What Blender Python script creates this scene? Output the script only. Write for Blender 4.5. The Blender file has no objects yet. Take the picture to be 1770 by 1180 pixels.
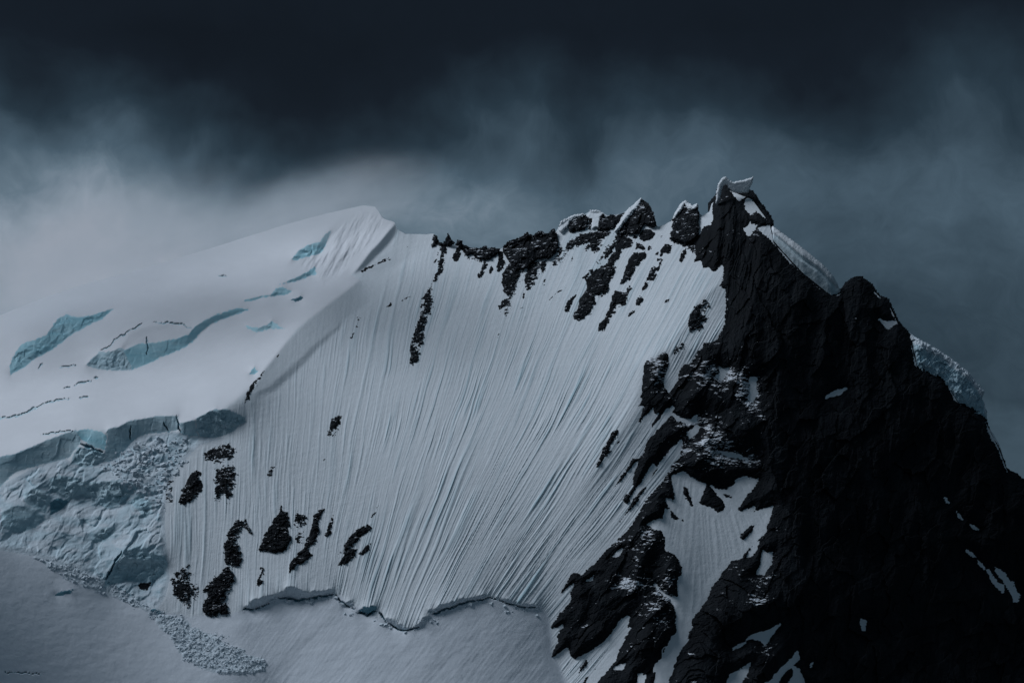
import bpy, math
import numpy as np
from mathutils import Matrix, Vector

# ------------------------------------------------------------------ camera, sky, sun, exposure
scene = bpy.context.scene
PITCH = math.radians(8.0)
FOC = 885.0 / math.tan(math.radians(14.0))          # focal length counted in photograph pixels (1770 wide)
RIGHT = np.array([1.0, 0.0, 0.0])
FWD = np.array([0.0, math.cos(PITCH), math.sin(PITCH)])
UP = np.array([0.0, -math.sin(PITCH), math.cos(PITCH)])
cam_data = bpy.data.cameras.new('camera')
cam = bpy.data.objects.new('camera', cam_data)
scene.collection.objects.link(cam)
cam.location = (0, 0, 0)
cam.rotation_euler = (math.radians(90.0) + PITCH, 0, 0)
cam_data.sensor_width = 36.0
cam_data.lens = 18.0 / math.tan(math.radians(14.0))
cam_data.clip_start = 1.0
cam_data.clip_end = 60000.0
scene.camera = cam

SUN_CAM = np.array([-0.62, 0.77, 0.03])              # light comes from the upper left, a touch from behind
SUN_CAM = SUN_CAM / np.linalg.norm(SUN_CAM)
SUN_DIR = RIGHT * SUN_CAM[0] + UP * SUN_CAM[1] + FWD * SUN_CAM[2]
SUN_STRENGTH = 1.5
sun_data = bpy.data.lights.new('sun', 'SUN')
sun_data.energy = SUN_STRENGTH
sun_data.angle = math.radians(24.0)
sun_data.color = (0.815, 0.89, 1.0)
sun = bpy.data.objects.new('sun', sun_data)
scene.collection.objects.link(sun)
sun.rotation_euler = Vector(SUN_DIR).to_track_quat('Z', 'Y').to_euler()

scene.view_settings.view_transform = 'Standard'
scene.view_settings.look = 'None'
scene.view_settings.exposure = 0.36
scene.cycles.volume_bounces = 8
scene.view_settings.gamma = 1.0
scene.view_settings.use_curve_mapping = False


def ray(px, py):
    d = RIGHT * ((px - 885.0) / FOC) + UP * ((590.0 - py) / FOC) + FWD
    return d / np.linalg.norm(d)


def build_world():
    w = bpy.data.worlds.new('World')
    scene.world = w
    w.use_nodes = True
    nt = w.node_tree
    nt.nodes.clear()
    N, Lk = nt.nodes.new, nt.links.new
    out = N('ShaderNodeOutputWorld')
    bg = N('ShaderNodeBackground')
    bg.inputs['Strength'].default_value = 0.0785
    Lk(bg.outputs[0], out.inputs['Surface'])
    sky = N('ShaderNodeTexSky')
    sky.sky_type = 'NISHITA'
    sky.sun_disc = False
    sky.sun_elevation = math.asin(SUN_DIR[2])
    sky.sun_rotation = math.atan2(SUN_DIR[0], SUN_DIR[1])
    tc = N('ShaderNodeTexCoord')
    sep = N('ShaderNodeSeparateXYZ')

    def math_node(op, a, b=None, clamp=False):
        m = N('ShaderNodeMath')
        m.operation = op
        m.use_clamp = clamp
        for i, v in enumerate((a, b)):
            if v is None:
                continue
            if isinstance(v, (int, float)):
                m.inputs[i].default_value = v
            else:
                Lk(v, m.inputs[i])
        return m.outputs[0]

    # drifting distortion of the direction, so the cloud shapes have no clean outlines
    def noise(scale, detail, rough, vec, dist=0.0):
        n = N('ShaderNodeTexNoise')
        n.inputs['Scale'].default_value = scale
        n.inputs['Detail'].default_value = detail
        n.inputs['Roughness'].default_value = rough
        n.inputs['Distortion'].default_value = dist
        Lk(vec, n.inputs['Vector'])
        return n
    warp = noise(9.0, 4.0, 0.55, tc.outputs['Generated'])
    sub = N('ShaderNodeVectorMath'); sub.operation = 'SUBTRACT'
    Lk(warp.outputs['Color'], sub.inputs[0]); sub.inputs[1].default_value = (0.5, 0.5, 0.5)
    scl = N('ShaderNodeVectorMath'); scl.operation = 'SCALE'
    Lk(sub.outputs[0], scl.inputs[0]); scl.inputs['Scale'].default_value = 0.10
    add = N('ShaderNodeVectorMath'); add.operation = 'ADD'
    Lk(tc.outputs['Generated'], add.inputs[0]); Lk(scl.outputs[0], add.inputs[1])
    Lk(add.outputs[0], sep.inputs[0])
    X, Z = sep.outputs['X'], sep.outputs['Z']

    # the cloud deck: grey near the skyline, dark above
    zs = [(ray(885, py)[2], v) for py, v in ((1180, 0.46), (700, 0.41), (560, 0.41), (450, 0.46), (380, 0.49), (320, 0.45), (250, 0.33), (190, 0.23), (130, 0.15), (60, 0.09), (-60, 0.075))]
    zs += [(0.40, 0.12), (0.55, 0.24), (0.72, 0.36), (1.0, 0.42)]       # unseen overhead cloud brightened to lift the ambient fill light
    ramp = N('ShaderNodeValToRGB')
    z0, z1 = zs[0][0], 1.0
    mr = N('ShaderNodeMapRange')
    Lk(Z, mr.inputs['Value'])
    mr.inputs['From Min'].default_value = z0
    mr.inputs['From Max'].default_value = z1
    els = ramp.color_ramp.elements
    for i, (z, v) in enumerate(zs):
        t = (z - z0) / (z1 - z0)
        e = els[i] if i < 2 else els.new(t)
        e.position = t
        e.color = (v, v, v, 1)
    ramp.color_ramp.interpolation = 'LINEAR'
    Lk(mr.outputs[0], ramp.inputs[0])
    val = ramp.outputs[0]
    lumps = [  # px, py, half width, half height, amount
        (100, 500, 290, 108, 0.58), (90, 230, 170, 140, 0.02), (370, 395, 190, 75, 0.16), (770, 310, 190, 90, 0.10),
        (800, 190, 110, 70, 0.05), (880, 380, 180, 70, 0.06), (520, 210, 200, 120, -0.12), (1010, 260, 80, 110, -0.10),
        (1170, 270, 110, 80, 0.06), (1560, 360, 260, 90, -0.02), (1680, 130, 160, 120, 0.02), (1420, 120, 220, 90, -0.05),
        (1600, 640, 260, 200, -0.12), (1380, 400, 120, 130, -0.04), (10, 170, 50, 60, -0.08), (270, 120, 130, 90, -0.06),
        (570, 365, 150, 60, 0.10), (1750, 400, 90, 90, -0.04)]
    for px, py, sx, sy, a in lumps:
        c = ray(px, py)
        dx = math_node('MULTIPLY', math_node('SUBTRACT', X, float(c[0])), FOC / sx)
        dz = math_node('MULTIPLY', math_node('SUBTRACT', Z, float(c[2])), FOC / sy)
        q = math_node('ADD', math_node('MULTIPLY', dx, dx), math_node('MULTIPLY', dz, dz))
        g = math_node('POWER', 2.71828, math_node('MULTIPLY', q, -0.7))
        val = math_node('ADD', val, math_node('MULTIPLY', g, a))
    puff = noise(17.0, 8.0, 0.62, add.outputs[0], 0.5)
    fac = math_node('ADD', math_node('MULTIPLY', math_node('SUBTRACT', puff.outputs['Fac'], 0.5), 0.55), 1.0)
    wisp = noise(46.0, 7.0, 0.65, add.outputs[0], 0.8)
    fac = math_node('ADD', fac, math_node('MULTIPLY', math_node('SUBTRACT', wisp.outputs['Fac'], 0.5), 0.34))
    val = math_node('MULTIPLY', val, fac)
    big = noise(5.0, 3.0, 0.5, tc.outputs['Generated'])
    val = math_node('ADD', val, math_node('MULTIPLY', math_node('SUBTRACT', big.outputs['Fac'], 0.5), 0.05), clamp=True)
    col = N('ShaderNodeValToRGB')          # cloud colour by thickness, times 10 against the background strength
    tab = [(0.0, (8, 12, 17)), (0.1, (17, 24, 32)), (0.25, (37, 52, 63)), (0.45, (71, 90, 104)), (0.6, (99, 117, 131)), (0.8, (138, 151, 165)), (1.0, (165, 171, 184))]
    lin = lambda v: (v / 255 / 12.92) if v / 255 < 0.04045 else ((v / 255 + 0.055) / 1.055) ** 2.4
    for i, (t, c) in enumerate(tab):
        e = col.color_ramp.elements[i] if i < 2 else col.color_ramp.elements.new(t)
        e.position = t
        e.color = (lin(c[0]), lin(c[1]), lin(c[2]), 1)
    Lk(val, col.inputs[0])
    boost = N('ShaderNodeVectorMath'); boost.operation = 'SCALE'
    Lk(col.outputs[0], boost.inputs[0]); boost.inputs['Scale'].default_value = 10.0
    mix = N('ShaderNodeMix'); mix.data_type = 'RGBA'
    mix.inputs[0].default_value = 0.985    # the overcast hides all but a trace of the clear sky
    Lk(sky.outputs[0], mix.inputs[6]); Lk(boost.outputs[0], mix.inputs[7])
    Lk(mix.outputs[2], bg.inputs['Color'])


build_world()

# ------------------------------------------------------------------ helpers
D0 = 2000.0
MPP = D0 / FOC                                        # metres per photograph pixel at the mountain


class Noise:
    def __init__(self, seed):
        r = np.random.RandomState(seed)
        self.p = np.concatenate([r.permutation(512)] * 3).astype(np.int32)
        a = r.rand(512) * 2 * np.pi
        self.g = np.stack([np.cos(a), np.sin(a)], 1).astype(np.float32)

    def __call__(self, x, y):
        xi = np.floor(x).astype(np.int32); yi = np.floor(y).astype(np.int32)
        xf = (x - xi).astype(np.float32); yf = (y - yi).astype(np.float32)
        u = xf * xf * xf * (xf * (xf * 6 - 15) + 10); v = yf * yf * yf * (yf * (yf * 6 - 15) + 10)

        def dot(ix, iy, fx, fy):
            g = self.g[self.p[self.p[ix & 511] + (iy & 511)]]
            return g[..., 0] * fx + g[..., 1] * fy
        a = dot(xi, yi, xf, yf); b = dot(xi + 1, yi, xf - 1, yf)
        c = dot(xi, yi + 1, xf, yf - 1); d = dot(xi + 1, yi + 1, xf - 1, yf - 1)
        return (a + (b - a) * u + ((c + (d - c) * u) - (a + (b - a) * u)) * v) * 1.5


NZ = [Noise(11 + 7 * i) for i in range(8)]


def fbm(x, y, o=4, k=0, gain=0.5):
    s, a, f = 0.0, 1.0, 1.0
    for i in range(o):
        s = s + a * NZ[(k + i) % 8](x * f + 13.7 * i, y * f + 7.1 * i)
        a *= gain; f *= 2.03
    return s


def ridged(x, y, o=4, k=0, gain=0.5):
    s, a, f = 0.0, 1.0, 1.0
    for i in range(o):
        s = s + a * (1 - 2 * np.abs(NZ[(k + i) % 8](x * f + 5.3 * i, y * f + 3.9 * i)))
        a *= gain; f *= 2.07
    return s


def facets(x, y, seed, slope=1.0, step=0.6):
    """broken planes: every cell of a jittered lattice is a tilted facet at its own height"""
    r = np.random.RandomState(seed)
    tab = r.rand(256, 256, 5).astype(np.float32)
    ix = np.floor(x).astype(np.int32); iy = np.floor(y).astype(np.int32)
    best = np.full(x.shape, 1e9, np.float32); h = np.zeros(x.shape, np.float32)
    for a in (-1, 0, 1):
        for b in (-1, 0, 1):
            t = tab[(iy + b) & 255, (ix + a) & 255]
            dx = x - (ix + a + t[..., 0]); dy = y - (iy + b + t[..., 1])
            d = dx * dx + dy * dy
            c = d < best
            v = (t[..., 2] - 0.5) * 2 * slope * dx + (t[..., 3] - 0.5) * 2 * slope * dy + (t[..., 4] - 0.5) * 2 * step
            best = np.where(c, d, best); h = np.where(c, v, h)
    return h


def smooth(a, b, x):
    t = np.clip((x - a) / (b - a), 0, 1)
    return t * t * (3 - 2 * t)


def sdf(poly, x, y):
    """signed distance in pixels, positive inside"""
    p = np.asarray(poly, np.float32) + np.float32(0.0173)
    d2 = np.full(x.shape, 1e12, np.float32)
    ins = np.zeros(x.shape, bool)
    n = len(p)
    for i in range(n):
        ax, ay = p[i]; bx, by = p[(i + 1) % n]
        ex, ey = bx - ax, by - ay
        wx, wy = x - ax, y - ay
        t = np.clip((wx * ex + wy * ey) / (ex * ex + ey * ey + 1e-9), 0, 1)
        d2 = np.minimum(d2, (wx - ex * t) ** 2 + (wy - ey * t) ** 2)
        if ay != by:
            c = (ay > y) != (by > y)
            ins ^= c & (x < (bx - ax) * (y - ay) / (by - ay) + ax)
    d = np.sqrt(d2)
    return np.where(ins, d, -d)


def linedist(pts, x, y):
    p = np.asarray(pts, np.float32)
    d2 = np.full(x.shape, 1e12, np.float32)
    for (ax, ay), (bx, by) in zip(p[:-1], p[1:]):
        ex, ey = bx - ax, by - ay
        wx, wy = x - ax, y - ay
        t = np.clip((wx * ex + wy * ey) / (ex * ex + ey * ey + 1e-9), 0, 1)
        d2 = np.minimum(d2, (wx - ex * t) ** 2 + (wy - ey * t) ** 2)
    return np.sqrt(d2)


def local(fn, shape, pad=12):
    """run an sdf only around its outline; far cells get a large negative value"""
    p = np.asarray(shape, np.float32)
    x0, y0 = p.min(0) - pad; x1, y1 = p.max(0) + pad
    i0, i1 = np.searchsorted(GX, [x0, x1]); j0, j1 = np.searchsorted(GY, [y0, y1])
    res = np.full((len(GY), len(GX)), -1e3 if fn is sdf else 1e3, np.float32)
    if i1 > i0 and j1 > j0:
        xx, yy = np.meshgrid(GX[i0:i1], GY[j0:j1])
        res[j0:j1, i0:i1] = fn(shape, xx, yy)
    return res


def window(shape, pad=12):
    p = np.asarray(shape, np.float32)
    x0, y0 = p.min(0) - pad; x1, y1 = p.max(0) + pad
    i0, i1 = np.searchsorted(GX, [x0, x1]); j0, j1 = np.searchsorted(GY, [y0, y1])
    return slice(j0, j1), slice(i0, i1)


def ice_mask(n, x, y):
    poly, name = ICE_WALLS[n][:2]
    if 'lip' in name:
        return sdf(poly, x, y) + 4.2 * fbm(x / 12, y / 8, 4, 2) + 1.5 * NZ[5](x / 3.5, y / 3.5) - 0.9
    return sdf(poly, x, y) + 1.5 * NZ[2](x / 7, y / 5) + 1.0 * NZ[4](x / 3, y / 3)


def blur(a, s):
    """gaussian blur, s in grid cells, edges repeated"""
    if s <= 0:
        return a
    r = int(3 * s) + 1
    k = np.exp(-0.5 * (np.arange(-r, r + 1) / s) ** 2); k /= k.sum()
    for ax in (0, 1):
        pad = [(0, 0), (0, 0)]; pad[ax] = (r, r)
        b = np.pad(a, pad, mode='edge')
        n = a.shape[ax]
        nf = 1 << int(np.ceil(np.log2(b.shape[ax] + 2 * r)))
        sh = [1, 1]; sh[ax] = -1
        f = np.fft.rfft(b, nf, axis=ax) * np.fft.rfft(k, nf).reshape(sh)
        c = np.fft.irfft(f, nf, axis=ax)
        sl = [slice(None), slice(None)]; sl[ax] = slice(2 * r, 2 * r + n)
        a = c[tuple(sl)]
    return a


def poisson(gx, gy):
    """surface whose gradient (per cell) is closest to gx, gy"""
    h, w = gx.shape
    gx = gx.copy(); gy = gy.copy()
    gx[:, -1] = 0; gy[-1, :] = 0
    div = gx.copy(); div[:, 1:] -= gx[:, :-1]
    div += gy; div[1:, :] -= gy[:-1, :]
    big = np.zeros((2 * h, 2 * w))
    big[:h, :w] = div; big[h:, :w] = div[::-1]; big[:, w:] = big[:, :w][:, ::-1]
    F = np.fft.rfft2(big)
    ky = np.arange(2 * h)[:, None]; kx = np.arange(w + 1)[None]
    den = 2 * np.cos(np.pi * ky / h) + 2 * np.cos(np.pi * kx / w) - 4
    den[0, 0] = 1
    F /= den; F[0, 0] = 0
    return np.fft.irfft2(F, s=(2 * h, 2 * w))[:h, :w]


def unproject(px, py, d):
    a = (px - 885.0) / FOC * d; b = (590.0 - py) / FOC * d
    return a[..., None] * RIGHT + b[..., None] * UP + np.asarray(d)[..., None] * FWD


def make_mesh(name, v, f, mat, normals=None, attrs=None, smooth_faces=True):
    me = bpy.data.meshes.new(name)
    f = np.asarray(f, np.int32)
    k = f.shape[1]
    me.vertices.add(len(v)); me.vertices.foreach_set('co', np.asarray(v, np.float32).ravel())
    me.loops.add(f.size); me.loops.foreach_set('vertex_index', f.ravel())
    me.polygons.add(len(f)); me.polygons.foreach_set('loop_start', np.arange(0, f.size, k, dtype=np.int32))
    me.polygons.foreach_set('use_smooth', np.full(len(f), smooth_faces))
    for an, av in (attrs or {}).items():
        at = me.attributes.new(an, 'FLOAT', 'POINT')
        at.data.foreach_set('value', np.asarray(av, np.float32).ravel())
    me.materials.append(mat)
    me.update(calc_edges=True)
    me.validate()
    if normals is not None and len(me.vertices) == len(v):
        me.normals_split_custom_set_from_vertices(np.asarray(normals, np.float32))
    return me


def link(name, me, parent=None, label=None, category=None, group=None, kind=None, loc=None):
    o = bpy.data.objects.new(name, me)
    scene.collection.objects.link(o)
    if loc is not None:
        if me is not None:
            me.transform(Matrix.Translation(-Vector(loc)))
        o.location = loc
    if parent is not None:
        o.parent = parent
        o.matrix_parent_inverse = parent.matrix_world.inverted()
    if label: o['label'] = label
    if category: o['category'] = category
    if group: o['group'] = group
    if kind: o['kind'] = kind
    return o


def compact(v, f, *extra):
    u, inv = np.unique(f, return_inverse=True)
    return (v[u], inv.reshape(f.shape).astype(np.int32)) + tuple(None if e is None else e[u] for e in extra)


# ------------------------------------------------------------------ materials
def new_mat(name):
    m = bpy.data.materials.new(name)
    m.use_nodes = True
    nt = m.node_tree
    b = nt.nodes['Principled BSDF']
    return m, nt, b


def noise_tex(nt, scale, detail=4, rough=0.55, vec=None, dist=0.0):
    n = nt.nodes.new('ShaderNodeTexNoise')
    n.inputs['Scale'].default_value = scale
    n.inputs['Detail'].default_value = detail
    n.inputs['Roughness'].default_value = rough
    n.inputs['Distortion'].default_value = dist
    if vec is not None:
        nt.links.new(vec, n.inputs['Vector'])
    return n


def position(nt, scale=(1, 1, 1), rot=(0, 0, 0)):
    g = nt.nodes.new('ShaderNodeNewGeometry')
    mp = nt.nodes.new('ShaderNodeMapping')
    mp.inputs['Scale'].default_value = scale
    mp.inputs['Rotation'].default_value = rot
    nt.links.new(g.outputs['Position'], mp.inputs['Vector'])
    return mp.outputs[0], g


def ramp(nt, fac, stops):
    r = nt.nodes.new('ShaderNodeValToRGB')
    for i, (t, c) in enumerate(stops):
        e = r.color_ramp.elements[i] if i < 2 else r.color_ramp.elements.new(t)
        e.position = t
        e.color = (*c, 1)
    nt.links.new(fac, r.inputs[0])
    return r.outputs[0]


def mixc(nt, fac, a, b):
    m = nt.nodes.new('ShaderNodeMix'); m.data_type = 'RGBA'
    if isinstance(fac, float): m.inputs[0].default_value = fac
    else: nt.links.new(fac, m.inputs[0])
    for i, v in ((6, a), (7, b)):
        if isinstance(v, tuple): m.inputs[i].default_value = (*v, 1)
        else: nt.links.new(v, m.inputs[i])
    return m.outputs[2]


def bump(nt, b, fac, dist, strength=1.0):
    n = nt.nodes.new('ShaderNodeBump')
    n.inputs['Strength'].default_value = strength
    n.inputs['Distance'].default_value = dist
    nt.links.new(fac, n.inputs['Height'])
    nt.links.new(n.outputs[0], b.inputs['Normal'])


def snow_material(name, tint=(0.81, 0.85, 0.88), icy=(0.34, 0.52, 0.58), rough_amp=0.35, grain=0.16):
    m, nt, b = new_mat(name)
    pos, g = position(nt)
    n1 = noise_tex(nt, 0.02, 5, 0.6, pos)
    n2 = noise_tex(nt, grain, 5, 0.65, pos)
    c = ramp(nt, n1.outputs['Fac'], [(0.3, tuple(t * 0.93 for t in tint)), (0.7, tint)])
    at = nt.nodes.new('ShaderNodeAttribute'); at.attribute_name = 'ice'
    c = mixc(nt, at.outputs['Fac'], c, icy)
    nt.links.new(c, b.inputs['Base Color'])
    b.inputs['Roughness'].default_value = 0.75
    b.inputs['Specular IOR Level'].default_value = 0.15
    bump(nt, b, n2.outputs['Fac'], rough_amp * 3, 0.5)
    return m


def ice_material(name, dark, light, scale=0.05):
    m, nt, b = new_mat(name)
    pos, g = position(nt, (0.35, 0.35, 2.2), (0.0, 0.25, 0.0))
    n1 = noise_tex(nt, scale, 6, 0.62, pos, 0.5)
    n2 = noise_tex(nt, scale * 6, 5, 0.7, pos)
    c = ramp(nt, n1.outputs['Fac'], [(0.3, dark), (0.7, light)])
    nt.links.new(c, b.inputs['Base Color'])
    b.inputs['Roughness'].default_value = 0.5
    b.inputs['Specular IOR Level'].default_value = 0.25
    bump(nt, b, n2.outputs['Fac'], 1.4, 0.35)
    return m


def rock_material(name, dust=0.5):
    m, nt, b = new_mat(name)
    pos, g = position(nt, (1, 1, 0.35))
    pos2, _ = position(nt, (0.6, 0.6, 2.2), (0.0, 0.15, 0.0))
    n1 = noise_tex(nt, 0.05, 7, 0.65, pos, 0.5)
    n2 = noise_tex(nt, 0.45, 6, 0.7, pos)
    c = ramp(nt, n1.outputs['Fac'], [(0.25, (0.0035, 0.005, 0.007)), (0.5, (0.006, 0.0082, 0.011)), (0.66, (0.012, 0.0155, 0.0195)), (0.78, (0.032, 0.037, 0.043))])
    # wind packed snow clings to ledges, in thin streaks that follow the strata
    sp = nt.nodes.new('ShaderNodeSeparateXYZ'); nt.links.new(g.outputs['True Normal'], sp.inputs[0])
    at = nt.nodes.new('ShaderNodeAttribute'); at.attribute_name = 'dust'
    pos2, _ = position(nt, (0.55, 0.55, 1.9), (0.0, 0.2, 0.0))
    n3 = noise_tex(nt, 0.22, 6, 0.72, pos2, 0.4)
    def mth(op, a, bb, clamp=False):
        q = nt.nodes.new('ShaderNodeMath'); q.operation = op; q.use_clamp = clamp
        for i, v in enumerate((a, bb)):
            if isinstance(v, (int, float)): q.inputs[i].default_value = v
            else: nt.links.new(v, q.inputs[i])
        return q.outputs[0]
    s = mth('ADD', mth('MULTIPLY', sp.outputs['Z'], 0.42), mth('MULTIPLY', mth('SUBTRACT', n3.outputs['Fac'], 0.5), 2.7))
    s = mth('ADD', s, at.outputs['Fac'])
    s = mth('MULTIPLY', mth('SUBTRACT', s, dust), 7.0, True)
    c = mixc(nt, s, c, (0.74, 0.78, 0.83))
    nt.links.new(c, b.inputs['Base Color'])
    b.inputs['Roughness'].default_value = 0.85
    b.inputs['Specular IOR Level'].default_value = 0.15
    bump(nt, b, n2.outputs['Fac'], 1.2, 0.45)
    return m


M_SNOW = snow_material('snow')
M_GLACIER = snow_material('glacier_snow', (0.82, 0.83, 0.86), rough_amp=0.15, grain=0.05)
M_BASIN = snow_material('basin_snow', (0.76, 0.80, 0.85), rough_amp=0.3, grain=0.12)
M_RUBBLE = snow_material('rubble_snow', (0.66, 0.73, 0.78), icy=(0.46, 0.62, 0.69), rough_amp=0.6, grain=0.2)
M_ICE = ice_material('glacier_ice', (0.38, 0.58, 0.66), (0.60, 0.74, 0.79))
M_CYAN = ice_material('fresh_ice', (0.30, 0.64, 0.74), (0.54, 0.80, 0.87))
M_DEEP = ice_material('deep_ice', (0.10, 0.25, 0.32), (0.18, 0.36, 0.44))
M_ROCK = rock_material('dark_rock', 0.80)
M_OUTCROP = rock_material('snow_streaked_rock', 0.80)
M_WATER, _nt, _b = new_mat('sea_water')
_b.inputs['Base Color'].default_value = (0.02, 0.035, 0.045, 1); _b.inputs['Roughness'].default_value = 0.3

# ------------------------------------------------------------------ the shape of the mountain
STEP = 1.5
STEPX = 1.0
GX = np.arange(-90, 1861, STEPX).astype(np.float32)
GY = np.arange(285, 1261, STEP).astype(np.float32)
PX, PY = np.meshgrid(GX, GY)

SNOW_LINE = [(-90, 585), (0, 545), (60, 520), (150, 490), (250, 463), (354, 432), (440, 405), (500, 386), (560, 370), (600, 361), (628, 355), (648, 357),
             (656, 368), (660, 376), (668, 380), (682, 384), (686, 396), (700, 404), (735, 405), (750, 404), (760, 420), (800, 427), (862, 432),
             (890, 418), (930, 408), (960, 402), (968, 388), (985, 375), (1010, 371), (1020, 365), (1038, 366), (1050, 373), (1076, 369), (1090, 358), (1105, 345),
             (1112, 350), (1122, 368), (1130, 386), (1138, 392), (1150, 388), (1160, 382), (1166, 368), (1176, 352), (1186, 348), (1196, 358),
             (1206, 366), (1214, 373), (1226, 366), (1230, 352), (1240, 345), (1250, 330), (1262, 330), (1300, 345), (1330, 386), (1337, 420), (1388, 476),
             (1437, 515), (1462, 503), (1485, 486), (1512, 505), (1538, 530), (1552, 560), (1575, 595), (1585, 635), (1640, 670), (1655, 695), (1704, 730),
             (1726, 775), (1742, 816), (1770, 836), (1860, 900)]
_sl = np.array(SNOW_LINE, float)
sil_snow = np.interp(GX, _sl[:, 0], _sl[:, 1]).astype(np.float32)
sil_snow += (0.5 * NZ[3](GX / 6.0, GX * 0 + 3.3)).astype(np.float32)

EDGE = [(682, 385), (672, 398), (655, 420), (640, 435), (618, 462), (606, 474), (622, 484), (600, 502), (580, 516), (556, 534), (532, 552), (514, 566),
        (495, 590), (480, 612), (455, 640), (430, 670), (405, 692), (385, 706), (350, 715), (340, 719), (335, 726), (311, 728), (308, 718), (285, 717),
        (235, 724), (220, 727), (208, 735), (180, 741), (150, 740), (130, 742), (100, 752), (75, 762), (30, 782), (0, 789), (-90, 812)]
GLACIER = EDGE + [(-90, 250), (690, 250)]
SCHRUND = [(345, 1066), (400, 1062), (420, 1052), (475, 1030), (520, 1024), (575, 1024), (600, 1042), (650, 1060), (690, 1086), (715, 1087), (745, 1062), (800, 1042),
           (840, 1033), (900, 1047), (935, 1047), (948, 1062), (955, 1130), (985, 1185), (990, 1265)]
RUBBLE = [(-90, 850), (0, 838), (60, 806), (112, 790), (125, 800), (185, 797), (215, 770), (240, 752), (300, 745), (345, 752), (385, 756), (345, 768),
          (322, 790), (304, 815), (287, 850), (284, 900), (288, 950), (293, 1000), (285, 1030), (270, 1055), (240, 1045), (180, 1010), (110, 975), (60, 960), (-90, 935)]
BASIN = [(-90, 935), (60, 960), (110, 975), (180, 1010), (240, 1045), (270, 1055), (300, 1062)] + SCHRUND + [(-90, 1265)]

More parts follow.
